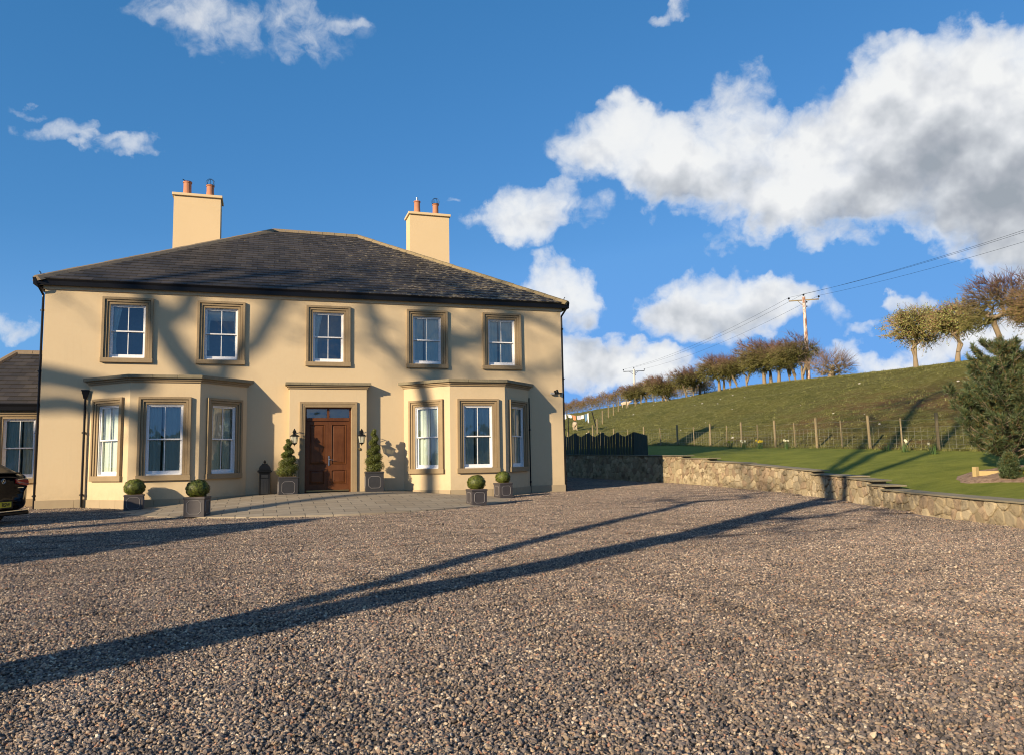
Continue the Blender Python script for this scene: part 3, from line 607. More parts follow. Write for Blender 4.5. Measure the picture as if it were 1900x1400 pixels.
# bays
def bay(sx):
    """canted bay; sx -1 left, +1 right"""
    B = tag(bpy.data.objects.new('bay', None)); COL.objects.link(B); B.parent = house
    xl = [sx * v for v in (BX_O, BF_O, BF_I, BX_I)]
    pts = [(x, y) for x, y in zip(xl, (0, -BD, -BD, 0))]
    if sx > 0: pts = pts[::-1]
    w_ = MB(); Ps = []
    L3 = [math.hypot(pts[i + 1][0] - pts[i][0], pts[i + 1][1] - pts[i][1]) for i in range(3)]
    for i in range(3):
        a = math.atan2(pts[i + 1][1] - pts[i][1], pts[i + 1][0] - pts[i][0]); P = frame_map(pts[i], a); Ps.append(P)
        ow = .945 if i == 1 else .88; uc = L3[i] / 2
        sheet_with_holes(w_, P, L3[i], -.5, BZ, [(uc - ow / 2, uc + ow / 2, .64, 2.605)], .20)
        st_ = {(-1, 0): 'wide', (-1, 1): 'wide', (-1, 2): 'sheer', (1, 0): 'sheer', (1, 1): 'wide', (1, 2): 'sheer'}[(sx, i)]
        sash_window(house, P, uc, ow, .64, 2.605, st_, room='shallow', rec=.035, seed=10 + i + sx, sill_h=.15)
    w_.build('wall', M_RENDER, B)
    # offset outlines for cornice
    def outline(o):
        k = o * math.tan(R(22.5)); q = [(pts[0][0] - o * 1.414 + 0, .0), (pts[1][0] - k, pts[1][1] - o), (pts[2][0] + k, pts[2][1] - o), (pts[3][0] + o * 1.414, .0)]
        return q
    def ring(mb, o_in, o_out, z0, z1):
        a, b_ = outline(o_out), outline(o_in)
        for i in range(3):
            lo = [(*a[i], z0), (*a[i + 1], z0), (*b_[i + 1], z0), (*b_[i], z0)]; hi = [(x, y, z1) for x, y, z in lo]
            mb.add(lo + hi, [(3, 2, 1, 0), (4, 5, 6, 7), (0, 1, 5, 4), (1, 2, 6, 5), (2, 3, 7, 6), (3, 0, 4, 7)])
    c = MB(); ring(c, -.01, .035, BZ, BZ + .055); ring(c, -.01, .07, BZ + .057, BZ + .105)
    c.build('cornice', M_STONE, B)
    # thick weathered top slab in lengths, closed flat roof behind
    t = MB(); a = outline(.135)
    for i in range(3):
        n = 3 if i == 1 else 2
        for j in range(n):
            q0, q1 = j / n + (.002 if j else 0), (j + 1) / n - (.002 if j < n - 1 else 0)
            A = [a[i][k] + (a[i + 1][k] - a[i][k]) * q0 for k in (0, 1)]; D_ = [a[i][k] + (a[i + 1][k] - a[i][k]) * q1 for k in (0, 1)]
            b_ = outline(-.25); E_ = [b_[i][k] + (b_[i + 1][k] - b_[i][k]) * q0 for k in (0, 1)]; F2 = [b_[i][k] + (b_[i + 1][k] - b_[i][k]) * q1 for k in (0, 1)]
            dz = .003 * ((j + i) % 2); z0, z1 = BZ + .107, BZ + .20 + dz
            lo = [(*A, z0), (*D_, z0), (*F2, z0), (*E_, z0)]; t.add(lo + [(x, y, z1) for x, y, z in lo], [(3, 2, 1, 0), (4, 5, 6, 7), (0, 1, 5, 4), (1, 2, 6, 5), (2, 3, 7, 6), (3, 0, 4, 7)])
    t.build('cornice_slab', M_CORN, B, bevel=.008)
    rf = MB(); b_ = outline(-.24); rf.add([(x, min(y, -.0), BZ + .17) for x, y in b_], [(0, 1, 2, 3)]); rf.build('roof', M_LEAD, B)
    pl = MB()
    for i, P in enumerate(Ps):
        o = .028; k = o * math.tan(R(22.5)) if i == 1 else 0
        e0 = -k if i == 1 else .0; e1 = L3[i] + k if i == 1 else L3[i]
        u = e0; r = random.Random(i + 9)
        while u < e1 - .01:
            w = min(r.uniform(.55, .8), e1 - u); w = e1 - u if e1 - u - w < .2 else w
            lbox(pl, P, u + .003, u + w - .003, -o, .02, -.5, -.022); u += w
    pl.build('plinth', M_PLINTH, B)
    return B
bay(-1); bay(1)

# porch with the door
PW, PD, PZ = 1.166, .30, 3.17
porch = tag(bpy.data.objects.new('porch', None)); COL.objects.link(porch); porch.parent = house
p_ = MB(); PP = frame_map((-PW, -PD), 0); DWH, DZ = .70, 2.60
sheet_with_holes(p_, PP, 2 * PW, -.5, PZ, [(PW - DWH, PW + DWH, -.5, DZ)], .20)
p_.add([(-PW, -PD, -.5), (-PW, -PD, PZ), (-PW, .02, PZ), (-PW, .02, -.5)], [(0, 1, 2, 3)]); p_.add([(PW, -PD, -.5), (PW, .02, -.5), (PW, .02, PZ), (PW, -PD, PZ)], [(0, 1, 2, 3)])
p_.build('wall', M_RENDER, porch)
c = MB()
for o, z0, z1 in ((.035, PZ, PZ + .055), (.075, PZ + .057, PZ + .10)): c.box(-PW - o, PW + o, -PD - o, .01, z0, z1)
c.build('cornice', M_STONE, porch)
c = MB()
for a, b_ in ((-PW - .13, -.55), (-.546, .30), (.304, PW + .13)): c.box(a, b_, -PD - .125, .012, PZ + .102, PZ + .185 + (.003 if a > 0 else 0))
c.build('cornice_slab', M_CORN, porch, bevel=.008)
c = MB()
for k, (wd, pr, e) in enumerate(((.05, .024, 0), (.055, .040, .05), (.06, .058, .105))):
    lbox(c, PP, PW - DWH - e - wd, PW - DWH - e, -pr, .02, -.25, DZ + e); lbox(c, PP, PW + DWH + e, PW + DWH + e + wd, -pr, .02, -.25, DZ + e); lbox(c, PP, PW - DWH - e - wd, PW + DWH + e + wd, -pr, .02, DZ + e, DZ + e + wd)
c.build('surround', M_STONE, porch)
door = tag(bpy.data.objects.new('front_door', None)); COL.objects.link(door); door.parent = house
DY = -PD + .13
f = MB()
f.box(-DWH, -DWH + .05, DY, DY + .08, -.02, DZ); f.box(DWH - .05, DWH, DY, DY + .08, -.02, DZ); f.box(-DWH + .05, DWH - .05, DY, DY + .08, DZ - .045, DZ)
f.box(-DWH + .05, DWH - .05, DY - .012, DY + .08, 2.185, 2.275); f.box(-.035, .035, DY - .004, DY + .07, 2.275, DZ - .045)
f.build('frame', M_MAHOG, door)
g = MB(); g.add([(-.65, DY + .045, 2.27), (.65, DY + .045, 2.27), (.65, DY + .045, DZ - .04), (-.65, DY + .045, DZ - .04)], [(0, 1, 2, 3)]); g.build('fanlight_glass', M_GLASS, door)
rm = MB(); rm.box(-.66, .66, DY + .09, 1.0, 2.2, 2.62); rm.build('hall', M_DARK, door)
for s in (-1, 1):
    l = MB(); x0, x1 = (-.648, -.003) if s < 0 else (.003, .648); y0 = DY + .02
    st = .095
    l.box(x0, x0 + st, y0, y0 + .05, .02, 2.18); l.box(x1 - st, x1, y0, y0 + .05, .02, 2.18)
    for a, b_ in ((.02, .24), (.665, .84), (2.07, 2.18)): l.box(x0 + st, x1 - st, y0 + .001, y0 + .05, a, b_)
    for a, b_ in ((.24, .665), (.84, 2.07)):      # bolection and raised, fielded panels
        q0, q1 = x0 + st, x1 - st
        def fr(i0, i1, ya, yb):
            A = [(q0 + i0, a + i0), (q1 - i0, a + i0), (q1 - i0, b_ - i0), (q0 + i0, b_ - i0)]; B_ = [(q0 + i1, a + i1), (q1 - i1, a + i1), (q1 - i1, b_ - i1), (q0 + i1, b_ - i1)]
            l.add([(x, ya, z) for x, z in A] + [(x, yb, z) for x, z in B_], [(i, (i + 1) % 4, 4 + (i + 1) % 4, 4 + i) for i in range(4)])
        fr(0, .012, y0 - .008, y0 - .012); fr(.012, .028, y0 - .012, y0 + .022); fr(.028, .075, y0 + .022, y0 + .006)
        i = .075; l.add([(q0 + i, y0 + .006, a + i), (q1 - i, y0 + .006, a + i), (q1 - i, y0 + .006, b_ - i), (q0 + i, y0 + .006, b_ - i)], [(0, 1, 2, 3)])
        l.box(q0 - .002, q1 + .002, y0 + .03, y0 + .045, a - .002, b_ + .002)
    l.build('door_leaf', M_MAHOG, door)
h = MB(); h.box(.012, .045, DY + .002, DY + .019, .80, 1.10)
h.tube([(.03, DY, .985), (.03, DY - .045, .985), (.06, DY - .052, .985), (.16, DY - .052, .972)], .009, 8); h.lathe([(.012, 0), (.012, .02)], 8, M=Matrix.Translation((.03, DY, .87)) @ Matrix.Rotation(R(90), 4, 'X'))
h.build('handle', M_STEEL, door)
t = MB(); t.box(-DWH, DWH, DY - .10, DY + .10, -.06, -.021); t.build('threshold', M_STONE, door)
wb = MB(); wb.box(-.64, .64, DY - .012, DY + .019, .02, .055); wb.build('weather_bar', M_BRASS, door)
db = MB(); db.lathe([(.045, 0), (.045, .012), (.035, .02), (.014, .022), (.013, .034), (.0, .036)], 20, M=Matrix.Translation((.965, -PD, 1.29)) @ Matrix.Rotation(R(90), 4, 'X'), cap=False)
db.build('doorbell', M_BRASS, house, smooth=False)

# eaves: cream frieze board, soffit, brackets, black gutter
EX, EY, EZ, RX, RY, RZ = 8.13, -.21, 6.25, 1.669, 6.70, 10.14     # eave corner, ridge end
BACK = 2 * RY - EY
fz = MB(); fz.box(-HW - .04, HW + .04, -.04, .02, HT - .06, HT + .165); fz.box(HW - .02, HW + .039, .021, BACK - .3, HT - .005, HT + .155); fz.box(-HW - .039, -HW + .02, .021, BACK - .3, HT - .005, HT + .155)
fz.box(-HW - .10, HW + .10, -.10, -.041, HT + .085, HT + .165)
fz.build('frieze', M_SOFFIT, house)
def gut(mb, P, L, n_br):
    prof = [(-.0, -.045), (-.0, .155), (-.012, .16), (-.012, .14), (-.085, .14), (-.10, .165), (-.108, .14), (-.09, .07), (-.085, -.045)]
    vs = [P(u, d + .0, z) for u in (0, L) for d, z in prof]; n = len(prof)
    mb.add(vs, [(i, (i + 1) % n, n + (i + 1) % n, n + i) for i in range(n)] + [tuple(range(n)), tuple(reversed(range(n, 2 * n)))])
    for k in range(n_br):
        u = (k + .5) / n_br * L; mb.lathe([(.055, -.012), (.055, .0)], 12, M=Matrix.Translation(P(u, .028, .012)) @ Matrix.Rotation(R(90), 4, 'X')); lbox(mb, P, u - .012, u + .012, -.07, .06, -.02, .01)
for nm, org, ang, L in (('gutter', (-EX - .02, -.105), 0, 2 * EX + .04), ('gutter', (EX - .035, EY + .036), math.pi / 2, BACK - EY), ('gutter', (-EX + .035, BACK), -math.pi / 2, BACK - EY)):
    g = MB(); q = frame_map(org, ang); gut(g, (lambda u, d, z, q=q: q(u, d, z + HT + .075)), L, 22 if L > 14.5 else 18); g.build(nm, M_BLACK, house)
def pipe(x, y, z0, z1, name='downpipe', swan=None, hop=False, r=.032):
    p = MB(); pts = ([swan, (x, y, z1)] if swan else [(x, y, z1)]) + [(x, y, z0)]
    if swan: pts = [swan, (swan[0] + (x - swan[0]) * .1, swan[1] + (y - swan[1]) * .1, swan[2] - .07), (x, y, z1 + .04), (x, y, z1 - .05), (x, y, z0)]
    p.tube(pts, r, 10)
    zz = z0 + .4
    while zz < z1 - .3:
        p.tube([(x, y, zz - .03), (x, y, zz + .03)], r + .009, 10); p.box(x - r * 1.9, x + r * 1.9, y - .006, y + .03, zz - .014, zz + .014); zz += 1.75
    if hop: p.add([(x - .09, y - .07, z1 + .16), (x + .09, y - .07, z1 + .16), (x + .09, y + .05, z1 + .16), (x - .09, y + .05, z1 + .16), (x - .04, y - .045, z1 - .06), (x + .04, y - .045, z1 - .06), (x + .04, y + .045, z1 - .06), (x - .04, y + .045, z1 - .06)], [(0, 3, 2, 1), (4, 5, 6, 7), (0, 1, 5, 4), (1, 2, 6, 5), (2, 3, 7, 6), (3, 0, 4, 7)]); p.box(x - .10, x + .10, y - .08, y + .052, z1 + .16, z1 + .19)
    return p.build(name, M_BLACK, house, smooth=False)
pipe(-HW - .055, .05, -.28, 5.78, swan=(-HW - .14, -.23, 6.1)); pipe(HW + .055, .05, -.28, 5.78, swan=(HW + .14, -.23, 6.1))
pipe(-BX_O - .10, -.075, -.28, 2.9, hop=True); pipe(BX_O + .012, -.02, -.28, 2.95, r=.018)

# slated roof
def slates(name, P, base_w, l_hip, slope_len, parent, top_w, mat_=M_SLATE, exp=.295, wid=.36, seed=5, under=True):
    """P(u, s, h): u along the eave from the left corner, s up the slope, h off the plane. hips trim both ends"""
    mb = MB(); r = random.Random(seed); s = 0; row = 0
    while s < slope_len - .02:
        s1 = min(s + exp, slope_len); f0 = s / slope_len; lo, hi = l_hip * f0, base_w - (base_w - l_hip - top_w) * f0
        f1 = s1 / slope_len; lo1, hi1 = l_hip * f1, base_w - (base_w - l_hip - top_w) * f1
        u = -wid * (.5 if row % 2 else 0) + r.uniform(-.01, .01)
        while u < hi:
            a, b_ = max(u + .004, lo), min(u + wid - .004, hi); at, bt = max(a, lo1), min(b_, hi1)
            if b_ - a > .03 and bt > at:
                h0, h1 = .020 + r.uniform(0, .005), .003; c = r.uniform(.6, 1.4); c = (c, c * r.uniform(.97, 1.0), c * r.uniform(.93, 1.0)); ds = r.uniform(-.006, .004); ov = .02
                mb.add([P(a, s + ds, h0), P(b_, s + ds + r.uniform(-.002, .002), h0), P(bt, s1 + ov * (bt == b_), h1), P(at, s1 + ov * (at == a), h1), P(a, s + ds, h0 - .024), P(b_, s + ds, h0 - .024)], [(0, 1, 2, 3), (4, 5, 1, 0)], c)
            u += wid
        s = s1; row += 1
    if under: mb.add([P(0, 0, -.004), P(base_w, 0, -.004), P(l_hip + top_w, slope_len, -.004), P(l_hip, slope_len, -.004)], [(0, 1, 2, 3)], (.5, .5, .5))
    return mb.build(name, mat_, parent)
roof = tag(bpy.data.objects.new('roof', None)); COL.objects.link(roof); roof.parent = house
def slope_map(o, along, up):
    o, along, up = Vector(o), Vector(along).normalized(), Vector(up); L = up.length; up = up.normalized(); n = along.cross(up)
    return (lambda u, s, h: tuple(o + along * u + up * s + n * h)), L
rz_, ez_ = RZ, EZ
P1_, L1_ = slope_map((-EX, EY, ez_), (1, 0, 0), (0, RY - EY, rz_ - ez_)); slates('front_slope', P1_, 2 * EX, EX - RX, L1_, roof, 2 * RX)
P2_, L2_ = slope_map((EX, EY, ez_), (0, 1, 0), (-(EX - RX), 0, rz_ - ez_)); slates('right_slope', P2_, BACK - EY, RY - EY, L2_, roof, .001, seed=6)
P3_, L3_ = slope_map((-EX, BACK, ez_), (0, -1, 0), (EX - RX, 0, rz_ - ez_)); slates('left_slope', P3_, BACK - EY, RY - EY, L3_, roof, .001, seed=7)
P4_, L4_ = slope_map((EX, BACK, ez_), (-1, 0, 0), (0, -(RY - EY), rz_ - ez_)); slates('back_slope', P4_, 2 * EX, EX - RX, L4_, roof, 2 * RX, seed=8, wid=.6, exp=.4)
def hip(a, b_, parent, nm='hip_tiles', w=.19, step=.45, pr=.06):
    a, b_ = Vector(a), Vector(b_); d = (b_ - a); L = d.length; d.normalize(); side = d.cross(Vector((0, 0, 1))).normalized(); up = side.cross(d)
    mb = MB(); n = int(L / step); r = random.Random(int(L * 100))
    for k in range(n):
        p0 = a + d * (L * k / n + .006); p1 = a + d * (L * (k + 1) / n - .006); j = r.uniform(-.004, .006)
        sec = [(-w, -.10), (-w * .5, .0 + pr * .55), (0, pr + j), (w * .5, .0 + pr * .55), (w, -.10)]
        vs = [tuple(p + side * x + up * z) for p in (p0, p1) for x, z in sec]; mb.add(vs, [(i, i + 1, 5 + i + 1, 5 + i) for i in range(4)] + [(0, 1, 2, 3, 4), (9, 8, 7, 6, 5)])
    return mb.build(nm, M_RIDGE, parent)
hip((-EX, EY, ez_ + .015), (-RX, RY, rz_ + .02), roof); hip((EX, EY, ez_ + .015), (RX, RY, rz_ + .02), roof); hip((-RX, RY, rz_ + .02), (RX, RY, rz_ + .02), roof, 'ridge_tiles', pr=.07)
hip((-EX, BACK, ez_ + .015), (-RX, RY, rz_ + .02), roof); hip((EX, BACK, ez_ + .015), (RX, RY, rz_ + .02), roof)

# chimneys
def chimney(sx):
    C_ = tag(bpy.data.objects.new('chimney', None)); COL.objects.link(C_); C_.parent = house
    xi, xo, y0, y1, zt = 3.58, 5.20, 5.25, 6.10, 10.90
    a, b_ = sorted((sx * xi, sx * xo))
    m_ = MB(); m_.box(a, b_, y0, y1, 7.0, zt - .10); m_.build('stack', M_CHIM, C_)
    m_ = MB(); m_.box(a - .06, b_ + .06, y0 - .07, y1 + .07, zt - .10, zt); m_.build('cap', M_CHIM, C_, bevel=.01)
    return C_
def f_chim(T, b, p):
    T.put(b, 'Base Color', T.mix(T.noise(p, 1.2, 4), (.66, .50, .28), (.72, .55, .32))); T.put(b, 'Roughness', .85)
M_CHIM = mat('smooth_cream_render', f_chim)
c1, c2 = chimney(-1), chimney(1)
def pot(C_, x, h, r0=.115, r1=.10, top=None):
    y = 5.62; z = 10.9; p = MB()
    p.lathe([(r0 + .01, z - .01), (r0, z + .05), (r1, z + h * .55), (r1, z + h - .05), (r1 + .022, z + h - .045), (r1 + .022, z + h - .005), (r1 - .01, z + h), (r1 - .03, z + h - .2)], 16, x, y, cap=False); p.build('chimney_pot', M_TERRA, C_, smooth=False)
    if top == 'cage':
        g = MB(); R1 = .16; zc = z + h + .10
        for k in range(8):
            a = math.pi * 2 * k / 8; g.tube([(x + R1 * math.sin(t) * math.cos(a), y + R1 * math.sin(t) * math.sin(a), zc + R1 * math.cos(t)) for t in [i * 2.3 / 8 for i in range(9)]], .006, 4)
        g.tube([(x + .14 * math.cos(t), y + .14 * math.sin(t), z + h) for t in [i * math.pi / 6 for i in range(13)]], .013, 5); g.build('bird_guard', M_IRON, C_)
    if top == 'flue':
        g = MB(); g.lathe([(.05, z + h - .05), (.05, z + h + .16), (.0, z + h + .165)], 12, x, y); g.lathe([(.105, z + h - .012), (.105, z + h + .008)], 12, x, y); g.build('metal_flue', M_STEEL, C_)
    if top == 'rod':
        g = MB(); g.tube([(x - .17, y - .08, z + h + .075), (x - .02, y - .08, z + h - .01)], .014, 5); g.tube([(x + (r1 + .012) * math.cos(t), y + (r1 + .012) * math.sin(t), z + h) for t in [i * math.pi / 6 for i in range(13)]], .012, 5); g.build('broken_guard', M_IRON, C_)
pot(c1, -4.78, .56, top='rod', r0=.15, r1=.14); pot(c1, -3.98, .50, top='cage', r0=.15, r1=.13)
pot(c2, 3.95, .58, top='flue', r0=.14, r1=.12); pot(c2, 4.72, .52, top='cage', r0=.125, r1=.12)
# small finial hooks at the two eave corners
for s in (-1, 1):
    k = MB(); k.tube([(s * 8.02, -.12, 6.3), (s * 8.02, -.12, 6.42), (s * 8.06, -.12, 6.47)], .014, 5); k.build('hip_iron', M_IRON, roof)

# ------------------------------------------------------------------ single storey wing at the left
annex = thing('side_wing', 'low cream side wing with slate hipped roof behind the black car', 'house wing', (-9.6, 1.6, 0))
off = Matrix.Translation((9.6, -1.6, 0))
AX0, AX1, AY, AH = -10.9, -7.925, 1.5, 2.62
w_ = MB(); PA = frame_map((AX0, AY), 0); Wd = 9.28 - 8.37
wc_ = -8.80 - AX0
sheet_with_holes(w_, PA, AX1 - AX0, -.5, AH, [(wc_ - .42, wc_ + .42, .60, 2.36)], .2)
w_.add([(AX0, AY, -.5), (AX0, AY, AH), (AX0, AY + 7, AH), (AX0, AY + 7, -.5)], [(0, 1, 2, 3)])
w_.build('wall', M_RENDER, annex, M=off)
PAo = lambda u, d, z: tuple(Vector(PA(u, d, z)) + Vector((9.6, -1.6, 0)))
sash_window(annex, PAo, wc_, .84, .60, 2.36, 'sheer', rec=.06, room='shallow', seed=44)
g = MB(); q = frame_map((AX0 - .3, AY - .12), 0); gut(g, (lambda u, d, z: q(u, d, z + AH + .02)), AX1 - AX0 + .3, 4); g.build('gutter', M_BLACK, annex, M=off)
f = MB(); f.box(AX0 - .02, AX1, AY - .03, AY + .01, AH - .005, AH + .13); f.build('frieze', M_SOFFIT, annex, M=off)
ar = tag(bpy.data.objects.new('roof', None)); COL.objects.link(ar); ar.parent = annex
A0 = Vector((9.6, -1.6, 0)); Pq, Lq = slope_map(Vector((AX0 - .25, AY - .17, AH + .14)) + A0, (1, 0, 0), (0, 3.6, 4.78 - AH - .14)); slates('front_slope', Pq, 3.2, 1.25, Lq, ar, 1.95, seed=12)
Pq, Lq = slope_map(Vector((AX0 - .25, AY + 7.03, AH + .14)) + A0, (0, -1, 0), (1.25, 0, 4.78 - AH - .14)); slates('left_slope', Pq, 7.2, 3.6, Lq, ar, .001, seed=13)
hip(Vector((AX0 - .25, AY - .17, AH + .155)) + A0, Vector((AX0 + 1.0, AY + 3.43, 4.80)) + A0, ar); hip(Vector((AX0 + 1.0, AY + 3.43, 4.80)) + A0, Vector((AX1 + .02, AY + 3.43, 4.80)) + A0, ar, 'ridge_tiles')
pb = MB(); pb.box(AX0 - .02, AX1, AY - .03, AY + .01, -.5, -.0); pb.build('plinth', M_STONE, annex, M=off)

# ------------------------------------------------------------------ things by the front door
def f_lampg(T, b, p):
    out = T.n['Material Output']; tr = T.new('ShaderNodeBsdfTransparent'); T.put(tr, 'Color', (.80, .82, .74))
    mx = T.new('ShaderNodeMixShader'); mx.inputs[0].default_value = .45; T.put(b, 'Base Color', (.75, .76, .66)); T.put(b, 'Roughness', .25); T.l.new(tr.outputs[0], mx.inputs[1]); T.l.new(b.outputs[0], mx.inputs[2]); T.l.new(mx.outputs[0], out.inputs[0])
M_LAMPG = mat('frosted_lamp_glass', f_lampg)
def lantern(x, y, z, label):
    """wall lantern; x, y, z: where its scrolled bracket meets the wall"""
    t = thing('wall_lantern', label, 'lantern', (x, y, z), group='lanterns either side of the front door')
    b = MB(); b.box(-.035, .035, -.015, .0, -.06, .12); b.tube([(0, -.01, .02), (0, -.10, .13), (0, -.22, .15), (0, -.27, .10)], .010, 6); b.tube([(0, -.01, -.04), (0, -.09, .0), (0, -.15, .08), (0, -.20, .13)], .008, 6)
    b.tube([(0, -.05 + .03 * math.sin(a), .05 + .03 * math.cos(a)) for a in [i * .6 for i in range(9)]], .006, 5); b.build('bracket', M_IRON, t)
    cx, cy = 0, -.27; f = MB()
    f.lathe([(.012, .17), (.02, .155), (.012, .14), (.05, .11), (.045, .09), (.06, .075), (.055, .04), (.03, .035), (.03, .02), (.075, -.01), (.135, -.045), (.135, -.058), (.11, -.06)], 6, cx, cy, cap=True)
    f.lathe([(.0, -.36), (.012, -.345), (.01, -.325), (.03, -.31), (.075, -.275), (.08, -.265), (.075, -.262)], 6, cx, cy, cap=False)
    for k in range(6):
        a = k * math.pi / 3; f.tube([(cx + .112 * math.cos(a), cy + .112 * math.sin(a), -.055), (cx + .075 * math.cos(a), cy + .075 * math.sin(a), -.27)], .006, 4)
    f.build('cage', M_IRON, t)
    g = MB(); g.lathe([(.072, -.262), (.107, -.06)], 6, cx, cy, cap=False); g.build('glass', M_LAMPG, t)
    return t
lantern(-1.02, -.30, 1.76, 'black wall lantern left of the front door, above the bushier spiral tree')
lantern(.985, -.30, 1.75, 'black wall lantern right of the front door, above the round doorbell')

def planter_mesh(t, s=.50, h=.52, m_=None):
    b = MB(); w = s / 2
    b.box(-w, w, -w, w, 0, h - .05)
    b.box(-w - .012, w + .012, -w - .012, w + .012, h - .05, h); b.box(-w - .006, w + .006, -w - .006, w + .006, 0, .025)
    b.build('planter', m_ or M_LEAD, t, bevel=.006)
    e = MB(); o = w * .68; c = o * .35; zc = (h - .03) / 2 + .01; r = .0065
    ring = [(-o + c, -o), (o - c, -o), (o, -o + c), (o, o - c), (o - c, o), (-o + c, o), (-o, o - c), (-o, -o + c), (-o + c, -o)]
    for k in range(4):
        M = Matrix.Rotation(k * math.pi / 2, 4, 'Z'); e.tube([tuple(M @ Vector((x, -w - .004, zc + z * .95))) for x, z in ring], r, 6)
    e.build('octagonal_moulding', M_LEADL, t)
    s_ = MB(); s_.box(-w + .03, w - .03, -w + .03, w - .03, h - .0, h + .004); s_.build('soil', M_SOIL, t)
def leaf_shell(pts_nrm, size, seed, jit=.5, tint=(.6, 1.5)):
    """small leaf quads at points with normals"""
    r = np.random.default_rng(seed); P, N = pts_nrm; n = len(P)
    N = N + r.normal(0, jit, (n, 3)); N /= np.linalg.norm(N, axis=1, keepdims=True)
    A = np.cross(N, r.normal(0, 1, (n, 3))); A /= np.linalg.norm(A, axis=1, keepdims=True); B = np.cross(N, A)
    s = size * r.uniform(.6, 1.3, (n, 1)); A = A * s; B = B * s * .6
    V = np.stack([P - A, P - B * .9, P + A, P + B * .9], 1).reshape(-1, 3); Fq = np.arange(4 * n).reshape(n, 4)
    t = r.uniform(*tint, (n, 1)); t = np.concatenate([t * r.uniform(.9, 1.1, (n, 1)), t, t * r.uniform(.6, 1, (n, 1)), np.ones((n, 1))], 1)
    return V, Fq, t
def ball_points(c, r0, n, seed, sz=1.0, lump=.05):
    r = np.random.default_rng(seed); D = r.normal(0, 1, (n, 3)); D /= np.linalg.norm(D, axis=1, keepdims=True)
    l = 1 + lump * np.sin(D[:, 0] * 9 + seed) * np.sin(D[:, 1] * 8 + 1) + lump * .7 * np.sin(D[:, 2] * 13 + D[:, 0] * 7)
    rad = r0 * l * (1 - .14 * r.random(n) ** 1.5); P = D * rad[:, None]; P[:, 2] *= sz
    return P + np.array(c), D
def join_sets(sets):
    V = []; Fq = []; T_ = []; o = 0
    for v, f, t in sets: V.append(v); Fq.append(f + o); T_.append(t); o += len(v)
    return np.concatenate(V), np.concatenate(Fq), np.concatenate(T_)
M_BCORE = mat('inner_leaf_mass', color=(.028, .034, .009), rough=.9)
def ball_planter(x, y, z, rz, label, r0=.27, seed=1, s=.50, h=.48, sz=.84):
    t = thing('ball_topiary', label, 'potted topiary', (x, y, z), rz, group='lead planters with clipped box balls')
    planter_mesh(t, s, h); c = (0, 0, h + r0 * sz * .80)
    V, Fq, tt = leaf_shell(ball_points(c, r0, 4200, seed, sz), .023, seed, jit=.7, tint=(.35, 1.9)); np_mesh('foliage', V, Fq, M_BOX, t, tint=tt)
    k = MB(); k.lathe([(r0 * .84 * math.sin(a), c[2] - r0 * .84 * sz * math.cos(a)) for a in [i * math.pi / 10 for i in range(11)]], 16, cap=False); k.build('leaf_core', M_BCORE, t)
    return t
ball_planter(-5.18, -1.72, gravel_z(-1.7) + .01, R(4), 'clipped box ball in grey square planter, leftmost beside the left bay', seed=2, r0=.275, s=.46, h=.43)
ball_planter(-3.36, -4.92, -.30, R(-14), 'shaded box ball in a dark planter on the paving below the left bay', seed=3, r0=.27, s=.47, h=.46)
ball_planter(3.56, -4.55, -.31, R(7), 'sunlit box ball in grey planter standing nearest the gravel, right of the door', seed=4, r0=.25, s=.43, h=.43)
ball_planter(5.10, -1.98, -.27, R(10), 'box ball in grey planter close against the right bay window', seed=5, r0=.235, s=.43, h=.45)

def spiral_planter(x, y, z, rz, label, H_, R0, seed, turns=4.2):
    t = thing('spiral_topiary', label, 'potted topiary', (x, y, z), rz, group='spiral topiary trees by the door')
    h = .62; planter_mesh(t, .54, h, M_LEAD2); rr = np.random.default_rng(seed); sets = []
    for k in range(64):
        q = k / 63; a = q * turns * 2 * math.pi + seed; rad = R0 * (1 - q) ** .9 + .03; ro = .15 * (1 - q * .60) + .012 * math.sin(k * 1.7)
        c = (rad * .55 * math.cos(a), rad * .55 * math.sin(a), h + .08 + q * (H_ - .12))
        sets.append(leaf_shell(ball_points(c, ro * (1.25 - .3 * q), 240, seed * 100 + k, .82, .1), .017, k, jit=.6))
    for k in range(16):
        q = k / 16; sets.append(leaf_shell(ball_points((0, 0, h + .05 + q * H_ * .86), (R0 * .62) * (1 - q) + .05, 320, seed * 70 + k, 1, .1), .017, k, tint=(.35, .9)))
    V, Fq, tt = join_sets(sets); np_mesh('foliage', V, Fq, M_BOX, t, tint=tt)
    s = MB(); s.tube([(0, 0, h - .05), (.01, .0, h + H_ * .9)], [.022, .008], 8); s.build('stem', M_BARK, t)
    return t
spiral_planter(-1.20, -.66, -.12, R(3), 'bushy spiral topiary in a dark planter, left of the mahogany door', 1.12, .30, 1)
spiral_planter(1.36, -.62, -.03, R(-3), 'slim spiral topiary in a dark planter, right of the mahogany door', 1.30, .26, 4)

